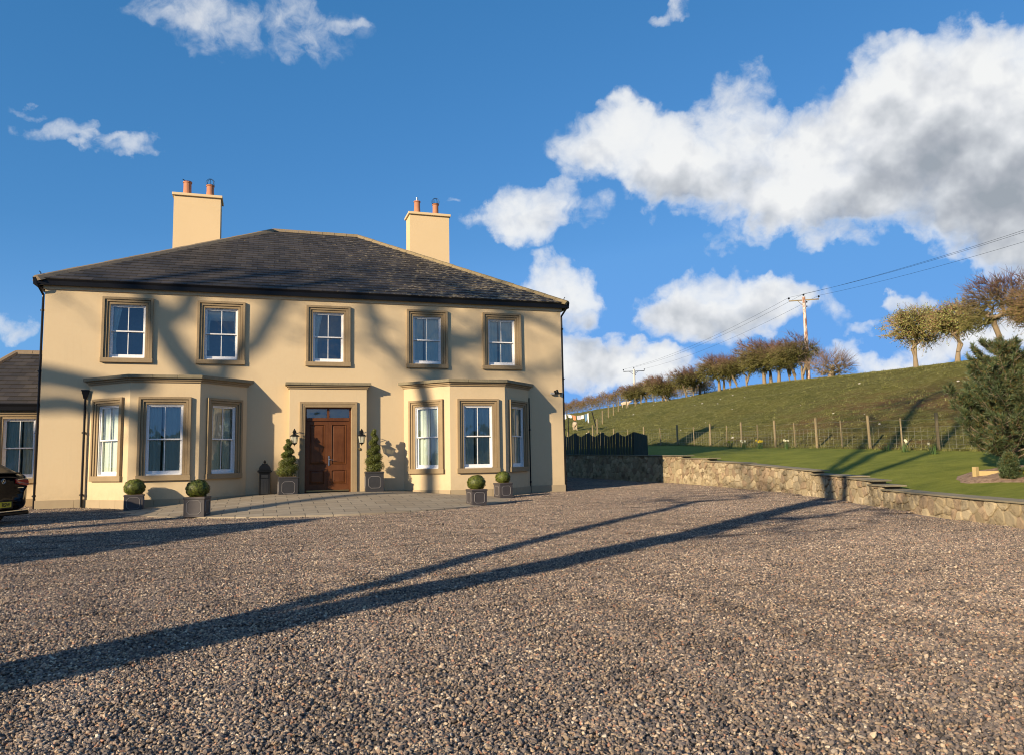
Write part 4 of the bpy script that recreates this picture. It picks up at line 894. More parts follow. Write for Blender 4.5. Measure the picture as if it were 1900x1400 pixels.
# old cast iron post box on a pedestal
pbx = thing('post_box', 'ornate black cast iron post box with domed lid between the left bay and the door', 'post box', (-1.86, -.32, -.13), R(4)); pbx.scale = (1.1, 1.1, 1.06)
b = MB(); b.box(-.19, .19, -.14, .14, 0, .05); b.box(-.165, .165, -.115, .115, .052, .09); b.box(-.14, .14, -.10, .10, .09, .70); b.box(-.155, .155, -.112, .112, .70, .73)
for sx in (-1, 1): b.tube([(sx * .135, -.10, .09), (sx * .135, -.10, .70)], .012, 6)
b.build('pedestal', M_IRON, pbx, bevel=.004)
b = MB(); b.box(-.185, .185, -.135, .135, .73, .775); b.box(-.165, .165, -.12, .12, .775, .80); b.build('cornice', M_IRON, pbx, bevel=.008)
b = MB()
prof = [(1.0, .80), (.98, .84), (.86, .89), (.62, .93), (.50, .94), (.46, .965)]
for (s0, z0), (s1, z1) in zip(prof, prof[1:]):
    A = [(-.15, -.105), (.15, -.105), (.15, .105), (-.15, .105)]; b.add([(x * s0, y * s0, z0) for x, y in A] + [(x * s1, y * s1, z1) for x, y in A], [(i, (i + 1) % 4, 4 + (i + 1) % 4, 4 + i) for i in range(4)])
b.box(-.07, .07, -.05, .05, .96, .975); b.lathe([(.03, .975), (.018, .99), (.035, 1.01), (.038, 1.03), (.02, 1.05), (.008, 1.075), (.0, 1.08)], 12); b.build('lid', M_IRON, pbx)
b = MB(); b.box(-.09, .09, -.108, -.101, .58, .66); b.box(-.07, .07, -.113, -.108, .62, .635)
b.box(-.10, .10, -.104, -.1005, .12, .55)
for k in range(5): b.box(-.092, .092, -.107, -.1045, .15 + k * .08, .165 + k * .08)
for k in range(5): b.box(-.085 + k * .038, -.075 + k * .038, -.1095, -.1072, .14, .53)
b.build('scroll_panel', mat('worn_iron', color=(.035, .036, .036), rough=.3), pbx)

# security camera and floodlight near the right corner
sc_ = thing('security_camera', 'small security camera with white floodlight high near the right corner', 'security camera', (7.66, -.0, 3.16))
b = MB(); b.box(-.05, .05, -.05, 0, -.05, .05); b.tube([(0, -.04, 0), (0, -.12, .02), (.0, -.16, .05)], .016, 8); b.build('bracket', M_IRON, sc_)
b = MB(); b.lathe([(.045, -.05), (.05, .0), (.045, .05), (.02, .075)], 12, .0, -.15); b.box(-.02, .16, -.19, -.11, -.08, -.035); b.build('camera_body', M_IRON, sc_)
b = MB(); b.box(-.22, -.07, -.12, -.05, -.09, -.02); b.build('floodlight', mat('grey_plastic', color=(.35, .35, .34), rough=.4), sc_, bevel=.008)

# ------------------------------------------------------------------ black car at the left edge
def f_car(T, b, p): T.put(b, 'Base Color', (.004, .0042, .0055)); T.put(b, 'Roughness', .14); T.put(b, 'Specular IOR Level', .28)
M_CAR = mat('black_car_paint', f_car)
M_CGL = mat('dark_car_glass', lambda T, b, p: (T.put(b, 'Base Color', (.01, .012, .014)), T.put(b, 'Roughness', .06)))
M_RED = mat('red_lamp_lens', lambda T, b, p: (T.put(b, 'Base Color', (.45, .012, .012)), T.put(b, 'Roughness', .12), T.put(b, 'Coat Weight', 1.0)))
M_TYRE = mat('tyre_rubber', color=(.015, .015, .015), rough=.8)
M_CHR = mat('chrome_trim', color=(.75, .76, .78), rough=.12, metal=1)
M_PLY = mat('yellow_plate', color=(.72, .55, .03), rough=.4)
M_TXT = mat('plate_lettering', color=(.01, .01, .01), rough=.5)
CAR_AT = (-7.33, -5.2, gravel_z(-5) - .0)
car = thing('parked_car', 'black sport utility car parked at the left edge, its rear and yellow number plate showing', 'car', CAR_AT, 0)
# local frame: +y forward (nose), rear bumper at y=0; turned so the tail faces right of the viewer
CAR_ROT = R(66); car.rotation_euler = (0, 0, CAR_ROT); car.scale = (1, 1, 1.03)
def car_body():
    # stations along y: (y, half width low, half width belt, sill z, belt z, roof z, roof half width)
    st = [(-.02, .70, .80, .50, .92, 1.00, .66), (.03, .88, .90, .34, 1.02, 1.07, .72), (.16, .95, .95, .28, 1.06, 1.12, .74), (.40, .98, .965, .25, 1.06, 1.30, .66), (.8, .99, .97, .24, 1.05, 1.46, .62), (1.3, .99, .97, .24, 1.03, 1.60, .62),
          (2.0, .98, .96, .24, 1.01, 1.62, .63), (2.7, .98, .96, .24, 1.0, 1.61, .63), (3.3, .98, .95, .24, .99, 1.50, .62), (3.75, .98, .95, .25, .98, 1.10, .66), (4.3, .96, .92, .27, .92, .98, .66), (4.7, .90, .84, .30, .78, .86, .60), (4.86, .72, .64, .42, .62, .68, .46)]
    rings = []
    for (y, wl, wb, zs, zb, zr, wr) in st:
        half = [(0, zs), (wl * .7, zs), (wl * .96, zs + .04), (wl, zs + .16), (wl * 1.0, (zs + zb) * .5), (wb * .99, zb - .10), (wb * .95, zb), (wb * .90, zb + .03), ((wb * .88 + wr) / 2 + .03, (zb + zr) / 2 + .01), (wr * 1.04, zr - .05), (wr * .86, zr - .005), (wr * .4, zr + .012), (0, zr + .015)]
        rings.append([(x, y, z) for x, z in half] + [(-x, y, z) for x, z in half[-2:0:-1]])
    mb = MB(); n = len(rings[0]); mb.v = [q for r_ in rings for q in r_]
    for i in range(len(rings) - 1):
        for j in range(n): mb.f.append((i * n + j, i * n + (j + 1) % n, (i + 1) * n + (j + 1) % n, (i + 1) * n + j)); mb.c.append(None)
    mb.f.append(tuple(range(n))); mb.f.append(tuple(reversed(range((len(rings) - 1) * n, len(rings) * n)))); mb.c += [None, None]
    o = mb.build('body', M_CAR, car, smooth=True); s = o.modifiers.new('s', 'SUBSURF'); s.levels = 2; s.render_levels = 2
    return o
car_body()
g = MB()      # tailgate glass and side glass laid just proud of the body
g.add([(-.60, .22, 1.175), (.60, .22, 1.175), (.56, .98, 1.555), (-.56, .98, 1.555)], [(0, 1, 2, 3)]); g.build('rear_window', M_CGL, car)
for s in (-1, 1):
    g = MB(); g.add([(s * .86, .9, 1.12), (s * .885, 3.4, 1.10), (s * .70, 2.9, 1.56), (s * .68, 1.5, 1.56)], [(0, 1, 2, 3) if s > 0 else (3, 2, 1, 0)]); g.build('side_window', M_CGL, car)
sp = MB(); sp.box(-.60, .60, .0, .16, 1.10, 1.135); sp.build('spoiler', M_CAR, car, bevel=.01)
for s in (-1, 1):
    l = MB(); pts = [(.40, .985), (.62, .995), (.80, .985), (.85, .93), (.845, .85), (.76, .835), (.52, .87), (.42, .90)]
    yy = lambda x: -.052 + .16 * max(0, (x - .55)) ** 2 * 2.5
    f_ = [(s * x, yy(x), z) for x, z in pts]; b_ = [(s * x, yy(x) + .16, z) for x, z in pts]; n = 8
    l.add(f_ + b_, [tuple(range(n)) if s < 0 else tuple(reversed(range(n)))] + [(i, (i + 1) % n, n + (i + 1) % n, n + i) for i in range(n)]); l.build('tail_light', M_RED, car, bevel=.01)
    h = MB(); h.tube([(s * .44, -.062, .975), (s * .62, -.06, .985), (s * .79, -.03, .975)], .007, 5); h.tube([(s * .46, -.062, .915), (s * .82, -.02, .885)], .005, 5); h.build('lamp_trim', M_CHR, car)
bp = MB(); bp.box(-.80, .80, -.09, .10, .22, .30); bp.build('bumper_lip', M_CAR, car, bevel=.02)
bp = MB(); bp.tube([(-.86, -.02, .33), (-.72, -.105, .315), (0, -.12, .31), (.72, -.105, .315), (.86, -.02, .33)], .018, 8); bp.build('bumper_trim', M_CHR, car)
tr = MB(); tr.add([(-.34, -.06, .37), (.34, -.06, .37), (.34, -.05, .55), (-.34, -.05, .55)], [(0, 1, 2, 3)]); tr.build('plate_recess', M_CGL, car)
pt = MB(); pt.box(-.26, .26, -.085, -.073, .400, .515); plate = pt.build('number_plate', M_PLY, car)
tc = bpy.data.curves.new('plate_text', 'FONT'); tc.body = 'RSW'; tc.size = .112; tc.extrude = .0012; tc.align_x = 'LEFT'; tc.offset = .0022
tmp = bpy.data.objects.new('plate_lettering_curve', tc); COL.objects.link(tmp); dg_ = bpy.context.evaluated_depsgraph_get(); tme = bpy.data.meshes.new_from_object(tmp.evaluated_get(dg_)); bpy.data.objects.remove(tmp)
tme.materials.clear(); tme.materials.append(M_TXT); to = bpy.data.objects.new('plate_lettering', tme); COL.objects.link(to); to.parent = plate; to.location = (-.015, -.0875, .418); to.rotation_euler = (R(90), 0, 0)
bd = MB(); R_b = .050      # ring badge with three spokes
bd.tube([(R_b * math.cos(a), -.085, .95 + R_b * math.sin(a)) for a in [i * math.pi / 12 for i in range(25)]], .005, 5)
for k in range(3):
    a = R(90 + 120 * k); bd.add([(.010 * math.cos(a + 1.57), -.086, .95 + .010 * math.sin(a + 1.57)), (R_b * math.cos(a), -.086, .95 + R_b * math.sin(a)), (.010 * math.cos(a - 1.57), -.086, .95 + .010 * math.sin(a - 1.57)), (.010 * math.cos(a + 3.14), -.086, .95 + .010 * math.sin(a + 3.14))], [(0, 1, 2, 3)])
bd.build('badge', M_CHR, car)
md_ = MB(); md_.tube([(.44, -.068, .80), (.62, -.062, .80)], .008, 5); md_.build('model_lettering', M_CHR, car)
for x in (-.84, .84):
    for y in (.95, 3.85):
        Mx = Matrix.Translation((x, y, .36)) @ Matrix.Rotation(R(90), 4, 'Y')
        w = MB(); w.lathe([(.24, -.13), (.34, -.13), (.37, -.10), (.37, .10), (.34, .13), (.24, .13)], 28, cap=False, M=Mx); wo = w.build('wheel', M_TYRE, car, smooth=False)
        w = MB(); w.lathe([(.25, -.11), (.25, .11)], 24, cap=False, M=Mx); w.lathe([(.0, .12 * (1 if x > 0 else -1)), (.07, .12 * (1 if x > 0 else -1)), (.07, .05)], 12, M=Mx, cap=False)
        for k in range(5):
            M5 = Mx @ Matrix.Rotation(k * R(72), 4, 'Z'); w.box(.03, .25, -.03, .03, -.02, .09 * 1, M=M5)
        w.build('rim', M_CHR, wo)

# ------------------------------------------------------------------ rubble retaining wall with flat copings
WTOP = [(-40, .0, -.30), (-15.05, -.10, -.10), (-13.9, -.02, -.02), (-9.9, .005, .005), (-9.35, .09, .09), (-8.2, .19, .19), (-5.85, .27, .27), (-5.75, .37, .37), (-1.6, .56, .56), (-1.0, .60, .6)]
WSEG = [(-30, -14.45, -.30, -.19), (-14.45, -9.75, -.035, .0), (-9.75, -9.05, .09, .09), (-9.05, -7.95, .19, .22), (-7.95, -5.62, .26, .28), (-5.62, -1.75, .37, .57), (-1.75, .55, .585, .66), (.55, 2.35, .76, .77), (2.35, 24, .87, 1.22)]
def wx(y): return sm(WALL_X, y, .5)
def wnormal(y):
    d = Vector((wx(y + .3) - wx(y - .3), .6, 0)).normalized(); return Vector((-d.y, d.x, 0))   # towards the drive
rw = thing('retaining_wall', 'stepped rubble sandstone retaining wall curving along the right of the drive', 'stone wall', (13.5, 0, -.3))
o_w = Vector((13.5, 0, -.3))
def clip_cell(poly, mx, my, nx, ny):
    """keep the part of poly on the side of the line through (mx,my) that n points away from"""
    out = []
    for k in range(len(poly)):
        a, b_ = poly[k], poly[(k + 1) % len(poly)]; da, db = (a[0] - mx) * nx + (a[1] - my) * ny, (b_[0] - mx) * nx + (b_[1] - my) * ny
        if da <= 0: out.append(a)
        if (da < 0 < db) or (db < 0 < da): t = da / (da - db); out.append((a[0] + (b_[0] - a[0]) * t, a[1] + (b_[1] - a[1]) * t))
    return out
def rubble(y0, y1, z1fn, seed):
    r = random.Random(seed); mb = MB(); back = MB(); nseg = max(1, int((y1 - y0) / .25)); vs = []
    for k in range(nseg + 1):
        y = y0 + (y1 - y0) * k / nseg; n = wnormal(y); base = Vector((wx(y), y, 0)); zt = z1fn(y) - .008
        for off_, z in ((.0, -.75), (.0, zt), (-.42, zt), (-.42, -.75)): q = base + n * (off_ - .012); vs.append((q.x, q.y, z))
    back.add(vs, [(4 * k + a, 4 * k + b_, 4 * k + 4 + b_, 4 * k + 4 + a) for k in range(nseg) for a, b_ in ((0, 1), (1, 2), (2, 3))] + [(3, 2, 1, 0), tuple(4 * nseg + i for i in range(4))])
    pal = [(.52, .44, .30), (.57, .49, .34), (.48, .40, .26), (.50, .39, .27), (.43, .33, .23), (.60, .52, .37), (.42, .36, .25), (.54, .46, .31), (.55, .47, .32)]
    zlo, dz, dy = -.72, .205, .215; nz = int((max(z1fn(y0), z1fn(y1)) - zlo) / dz) + 2; ny = int((y1 - y0) / dy) + 3; S = {}
    for i in range(-1, ny):
        for k in range(-1, nz): 
            if r.random() < .88: S[i, k] = (y0 + (i + (k % 2) * .5 + r.uniform(-.40, .40)) * dy, zlo + (k + r.uniform(-.40, .40)) * dz)
    for (i, k), (cy, cz) in S.items():
        poly = [(y0, zlo), (y1, zlo), (y1, z1fn(y1) - .010), (y0, z1fn(y0) - .010)]
        for di in range(-3, 4):
            for dk in range(-3, 4):
                o = S.get((i + di, k + dk))
                if o is None or (di == 0 and dk == 0) or len(poly) < 3: continue
                nx_, ny_ = o[0] - cy, o[1] - cz; poly = clip_cell(poly, (cy + o[0]) / 2, (cz + o[1]) / 2, nx_, ny_)
        if len(poly) < 3: continue
        A = abs(sum(a[0] * b_[1] - b_[0] * a[1] for a, b_ in zip(poly, poly[1:] + poly[:1]))) / 2
        if A < .004: continue
        my, mz = sum(q[0] for q in poly) / len(poly), sum(q[1] for q in poly) / len(poly); pr = r.uniform(.004, .035); vs = []; m_ = len(poly)
        # cut the corners so that the stones look rounded
        pts = []
        for a, b_ in zip(poly, poly[1:] + poly[:1]): pts += [(a[0] * .82 + b_[0] * .18, a[1] * .82 + b_[1] * .18), (a[0] * .18 + b_[0] * .82, a[1] * .18 + b_[1] * .82)]
        m_ = len(pts); rad = math.sqrt(A)
        for s_, o in ((1 - .012 / rad, -.03), (1 - .016 / rad, pr * .5), (1 - .06 / rad, pr + .004)):
            for p, q in pts: p2, q2 = my + (p - my) * s_, mz + (q - mz) * s_; n = wnormal(p2); c3 = Vector((wx(p2), p2, 0)) + n * (o + (r.uniform(-.006, .006) if o > 0 else 0)); vs.append((c3.x, c3.y, q2))
        c = r.choice(pal); g = r.uniform(.72, 1.15); c = tuple(v * g for v in c)
        mb.add(vs, [(e * m_ + a, (e + 1) * m_ + a, (e + 1) * m_ + (a + 1) % m_, e * m_ + (a + 1) % m_) for e in (0, 1) for a in range(m_)] + [tuple(2 * m_ + a for a in reversed(range(m_)))], c)
    return mb, back
allm, allb, cop = MB(), MB(), MB(); rc = random.Random(77)
for i, (y0, y1, za, zb) in enumerate(WSEG):
    zf = lambda y, y0=y0, y1=y1, za=za, zb=zb: za + (zb - za) * (y - y0) / (y1 - y0)
    a, b_ = rubble(y0, y1, zf, 100 + i); allm.add(a.v, a.f); allm.c[-len(a.f):] = a.c; allb.add(b_.v, b_.f)
    y = y0 - (.22 if i else 0)
    while y < y1 - .02:
        L = min(rc.uniform(.5, .95), y1 - y); L = y1 - y if y1 - y - L < .3 else L
        t = .032; e = .045 + rc.uniform(-.015, .02); qs = []; ya, yb = y + .004, y + L - .004
        for p, o2 in ((ya, e), (yb, e + rc.uniform(-.01, .01)), (yb, -.47), (ya, -.47)): n = wnormal(p); c3 = Vector((wx(p), p, 0)) + n * o2; qs.append((c3.x, c3.y))
        z = lambda yy: zf(max(yy, y0)) + .0; zs = [z(ya), z(yb), z(yb), z(ya)]; dz = rc.uniform(0, .006)
        vs = [(q[0], q[1], zz + dz - .0) for q, zz in zip(qs, zs)] + [(q[0], q[1], zz + t + dz) for q, zz in zip(qs, zs)]
        cop.add(vs, [(0, 1, 2, 3), (7, 6, 5, 4), (0, 4, 5, 1), (1, 5, 6, 2), (2, 6, 7, 3), (3, 7, 4, 0)]); y += L
Mo = Matrix.Translation(-o_w)
allm.build('stonework', M_WSTONE, rw, M=Mo); allb.build('mortar', M_MORTAR, rw, M=Mo); cop.build('coping', M_COPE, rw, M=Mo)

# ------------------------------------------------------------------ scalloped dark board fence behind the wall
bf = thing('board_fence', 'dark green board fence with a scalloped top behind the shaded stone wall', 'fence', (13.7, 8, 1))
ob = Vector((13.7, 8, 1)); A_, B_ = Vector((13.80, 6.35, 0)), Vector((12.75, 14.0, 0)); dirn = (B_ - A_); Lf = dirn.length; dirn.normalize(); nrm = Vector((-dirn.y, dirn.x, 0)); bays = 6; r = random.Random(4)
for k in range(bays):
    mb = MB(); nb = 11; w = Lf / bays / nb
    for j in range(nb):
        q = (j + .5) / nb; top = .96 + .14 * abs(2 * q - 1) ** 1.3; s = (k * nb + j) * w; off_ = .028 * (j % 2); zb = H(*(A_ + dirn * s).xy) - .08
        P0 = A_ + dirn * (s + .004) + nrm * off_; P1 = A_ + dirn * (s + w - .002) + nrm * off_; q1 = (j + 1) / nb; q0 = j / nb
        t0, t1 = .88 + .19 * abs(2 * q0 - 1) ** 1.3, .88 + .19 * abs(2 * q1 - 1) ** 1.3; zz = H(*(A_ + dirn * s).xy)
        vs = [(P.x + nrm.x * d, P.y + nrm.y * d, z) for P, t in ((P0, t0), (P1, t1)) for d in (0, .02) for z in (zb, zz + t)]
        mb.add(vs, [(0, 1, 3, 2), (4, 6, 7, 5), (0, 4, 5, 1), (2, 3, 7, 6), (0, 2, 6, 4), (1, 5, 7, 3)])
    mb.build('fence_panel', M_FPAN, bf, M=Matrix.Translation(-ob))
for k in range(bays + 1):
    P = A_ + dirn * (k * Lf / bays) - nrm * .05; zz = H(P.x, P.y); mb = MB(); mb.box(P.x - .045, P.x + .045, P.y - .045, P.y + .045, zz - .3, zz + 1.07); mb.build('post', M_FPAN, bf, M=Matrix.Translation(-ob))
# the short return panel at its near end
mb = MB()
for j in range(6):
    P0 = A_ + Vector((.12 + j * .10, .02, 0)); zz = H(P0.x, P0.y); mb.box(P0.x, P0.x + .095, P0.y, P0.y + .02, zz - .1, zz + 1.05 - .03 * j)
mb.build('fence_panel', M_FPAN, bf, M=Matrix.Translation(-ob))

# ------------------------------------------------------------------ stock fence along the foot of the field
def post_mesh(x, y, w, h, lean=0.0, z=None, seed=0):
    r = random.Random(seed + int(y * 10)); mb = MB(); z = H(x, y) if z is None else z; lx, ly = r.uniform(-.03, .03) + lean, r.uniform(-.03, .03)
    mb.tube([(0, 0, -.3), (0, 0, 0), (lx * h, ly * h, h)], [w * .5, w * .5, w * .46], 8); return mb, z
ff = thing('stock_fence', 'timber post and wire netting fence between the lawn and the hill field', 'fence', (20.3, 2, 1.1)); of = Vector((20.3, 2, 1.1))
y = -17.75; k = 0; fy = []
while y < 46:
    x = sm(FENCE_X, y); thick = k % 2 == 0; mb, z = post_mesh(x, y, .115 if thick else .06, 1.27 if thick else 1.12, seed=k)
    mb.build('post', M_POST, ff, M=Matrix.Translation(Vector((x, y, z)) - of)); fy.append(y); y += 1.675 if y < 10 else 2.0; k += 1
def wires(ys, X, hs, vstep, rad, rad2):
    mb = MB()
    for hgt in hs:
        for a, b_ in zip(ys, ys[1:]): mb.tube([(X(a) - .05, a, H(X(a), a) + hgt), (X(b_) - .05, b_, H(X(b_), b_) + hgt)], rad, 3, cap=False)
    y = ys[0]
    while y < ys[-1]: x = X(y); mb.tube([(x - .05, y, H(x, y) + hs[0]), (x - .05, y, H(x, y) + hs[-2])], rad2, 3, cap=False); y += vstep
    return mb
fx = lambda yy: sm(FENCE_X, yy)
wires(fy, fx, [.08, .22, .36, .50, .65, .80, 1.05], .30, .0036, .0026).build('wire_netting', M_WIRE, ff, M=Matrix.Translation(-of))
f2 = thing('stock_fence', 'older thin fence climbing the hill from the washing line to the hedge', 'fence', (33, 49, 5)); o2 = Vector((33, 49, 5))
LB = [(22.9, 31.3), (25.5, 36.2), (29.0, 42.7), (32.6, 49), (35.2, 53.2), (37.8, 57.3), (41.2, 62), (45.0, 67), (48.5, 72), (51, 77), (50.4, 72), (49.8, 66.5), (49.2, 61), (48.6, 55.8)]
for k, (x, y) in enumerate(LB):
    mb, z = post_mesh(x, y, .13, 1.3 if k < 9 else 1.25, seed=k); mb.build('post', M_POST, f2, M=Matrix.Translation(Vector((x, y, z)) - o2))
mb = MB()
for hgt in (.4, .75, 1.1):
    for (a, b_) in zip(LB, LB[1:]): mb.tube([(*a, H(*a) + hgt), (*b_, H(*b_) + hgt)], .006, 3, cap=False)
mb.build('wire', M_WIRE, f2, M=Matrix.Translation(-o2))
gt = thing('field_gate', 'pale metal field gate on the ridge between two hawthorn trunks', 'gate', (48.4, 57.2, H(48.4, 57.2)), R(98))
for z in (.25, .5, .75, 1.05): mb = MB(); mb.tube([(-1.9, 0, z), (1.9, 0, z)], .03, 6); mb.build('rail', M_WIRE, gt)
for x in (-1.9, 0, 1.9): mb = MB(); mb.tube([(x, 0, .1), (x, 0, 1.15)], .035, 6); mb.build('upright', M_WIRE, gt)

# ------------------------------------------------------------------ power poles and their wires
def f_pole(T, b, p):
    n = T.noise(T.vmath('MULTIPLY', p, (3, 3, .8)), 2.2, 6, .7); T.put(b, 'Base Color', T.mix(T.rng(n, .46, .56), (.62, .55, .50), (.30, .15, .09))); T.put(b, 'Roughness', .85)
M_POLE = mat('peeling_pale_pole', f_pole)
M_POLE2 = mat('pale_grey_pole', color=(.55, .54, .50), rough=.8)
def power_pole(loc, h, rz, label, m_, r0, arm, low=False):
    t = thing('power_pole', label, 'power pole', loc, rz, group='poles carrying the overhead line'); b = MB()
    b.tube([(0, 0, -1), (0, 0, 0), (.0, 0, h * .5), (0, 0, h)], [r0 * 1.25, r0 * 1.2, r0 * 1.05, r0 * .85], 12); b.build('pole', m_, t)
    b = MB(); b.box(-arm, arm, -.05, .05, h - .38, h - .28); b.tube([(-arm * .45, -.03, h - .33), (0, -.03, h - .95)], .03, 5)
    if low: b.tube([(arm * .45, -.03, h - .33), (0, -.03, h - .95)], .03, 5)
    b.build('crossarm', M_POST if not low else M_IRON, t)
    for x, z in ((-arm, h - .28), (0, h - .02), (arm, h - .28)):
        b = MB(); b.lathe([(.02, z), (.02, z + .14), (.09, z + .15), (.10, z + .22), (.06, z + .30), (.0, z + .31)], 10, x, 0); b.build('insulator', M_IRON, t)
    b = MB(); b.box(r0, r0 + .14, -.06, .06, h - .60, h - .45); b.box(r0, r0 + .12, -.05, .05, h - 1.0, h - .9); b.build('fitting', M_IRON, t)
    return t
PA1 = Vector((47.66, 36.0, 7.5)); PA2 = Vector((55.46, 87.49, 7.0)); h1, h2 = 8.40, 7.95
d12 = math.atan2(PA2.x - PA1.x, PA2.y - PA1.y)
PA3 = Vector((42.2, -14, 5.6))
power_pole(PA1, h1, R(-34), 'tall power pole with peeling pale bark rising behind the ridge hawthorns', M_POLE, .17, 1.36)
power_pole(PA2, h2, R(-25), 'far white power pole above the left end of the hedge', M_POLE2, .20, 1.7, True)
power_pole(PA3, 9.5, R(-20), 'power pole beyond the right edge of the view', M_POLE2, .16, 1.36)
def arm_pt(P, h, rz, x, arm): return Vector((P.x + x * arm * math.cos(rz), P.y + x * arm * math.sin(rz), P.z + h + (.28 if x == 0 else .02)))
for x, lb in ((-1, 'left-hand overhead wire, the uppermost where it leaves the picture'), (0, 'middle overhead wire on top of both power poles'), (1, 'right-hand overhead wire, the lowest where it leaves the picture')):
    pts = []
    A, B, C3 = arm_pt(PA3, 9.5, R(-20), x, 1.36), arm_pt(PA1, h1, R(-34), x, 1.36), arm_pt(PA2, h2, R(-25), x, 1.7)
    for p0, p1, sag in ((A, B, .9), (B, C3, .8)):
        for i in range(25): q = i / 24; v = p0.lerp(p1, q); v.z -= sag * 4 * q * (1 - q); pts.append(v)
    w = MB(); w.tube(pts, .011, 4); tag(w.build('overhead_wire', M_IRON), lb, 'power line', 'overhead wires')

# ------------------------------------------------------------------ trees
def tris_from_edges(A, B, ra, rb, n=3):
    """tapered prisms along many edges; returns V, F(tri)"""
    D = B - A; L = np.linalg.norm(D, axis=1, keepdims=True); D = D / np.maximum(L, 1e-6)
    ref = np.where(np.abs(D[:, 2:3]) < .9, np.array([[0, 0, 1.0]]), np.array([[1.0, 0, 0]])); U = np.cross(D, ref); U /= np.linalg.norm(U, axis=1, keepdims=True); W = np.cross(D, U)
    ring = []
    for base, rad in ((A, ra), (B, rb)):
        for k in range(n): a = 2 * math.pi * k / n; ring.append(base + (U * math.cos(a) + W * math.sin(a)) * rad[:, None])
    V = np.stack(ring, 1); m_ = len(A); V = V.reshape(-1, 3); f = []
    for k in range(n): k2 = (k + 1) % n; f += [(k, k2, n + k2), (k, n + k2, n + k)]
    Fq = (np.array(f)[None] + (np.arange(m_) * 2 * n)[:, None, None]).reshape(-1, 3)
    return V, Fq, len(f)
def grow(trunk, r_tr, env, n_t, seed, step=.32, tip=.008, expo=.5, jit=.10, stubs=None):
    """trunk: list of polylines (points, may share a start); env: function(rng, n)->targets"""
    r = np.random.default_rng(seed); nodes = []; par = []
    for line in trunk:
        prev = -1
        if nodes:
            d = np.linalg.norm(np.array(nodes) - np.array(line[0]), axis=1); prev = int(d.argmin()) if d.min() < .5 else -1
        for a, b_ in zip(line, line[1:]):
            a, b_ = np.array(a, float), np.array(b_, float); k = max(1, int(np.linalg.norm(b_ - a) / (step * 1.2)))
            for i in range(k):
                if prev == -1 or i > 0 or True:
                    nodes.append(a + (b_ - a) * (i + (0 if prev == -1 else 1)) / k + (r.normal(0, r_tr * .12, 3) if prev != -1 else 0)); par.append(prev); prev = len(nodes) - 1
    ntr = len(nodes); T0 = env(r, n_t); tops = np.array([line[-1] for line in trunk]); dmin = np.min(np.linalg.norm(T0[:, None] - tops[None], axis=2), 1); T0 = T0[np.argsort(dmin)]
    N = np.zeros((ntr + n_t * 14, 3)); N[:ntr] = nodes; cnt = ntr; okz = tops[:, 2].min() - r_tr * 6
    for t in T0:
        d = np.linalg.norm(N[:cnt] - t, axis=1); d[:ntr] = np.where(N[:ntr, 2] < okz, 1e9, d[:ntr]); j = int(d.argmin()); L = d[j]; k = min(12, max(1, int(L / step))); p0 = N[j].copy(); off_ = r.normal(0, jit * L, 3)
        prev = j
        for i in range(1, k + 1):
            q = i / k; N[cnt] = p0 + (t - p0) * q + off_ * math.sin(q * math.pi) + r.normal(0, jit * step * .5, 3); par.append(prev); prev = cnt; cnt += 1
    N = N[:cnt]; par = np.array(par); w = np.zeros(cnt); child = np.zeros(cnt, int)
    for i in range(cnt - 1, -1, -1):
        if child[i] == 0: w[i] = 1
        if par[i] >= 0: w[par[i]] += w[i]; child[par[i]] += 1
    rad = tip * w ** expo; rmax = rad[:ntr].max(); 
    sc = r_tr / rmax; big = rad > tip * 2; rad = np.where(big, tip * 2 + (rad - tip * 2) * max(.1, (r_tr - tip * 2) / (rmax - tip * 2)), rad)
    return N, par, rad, ntr, child
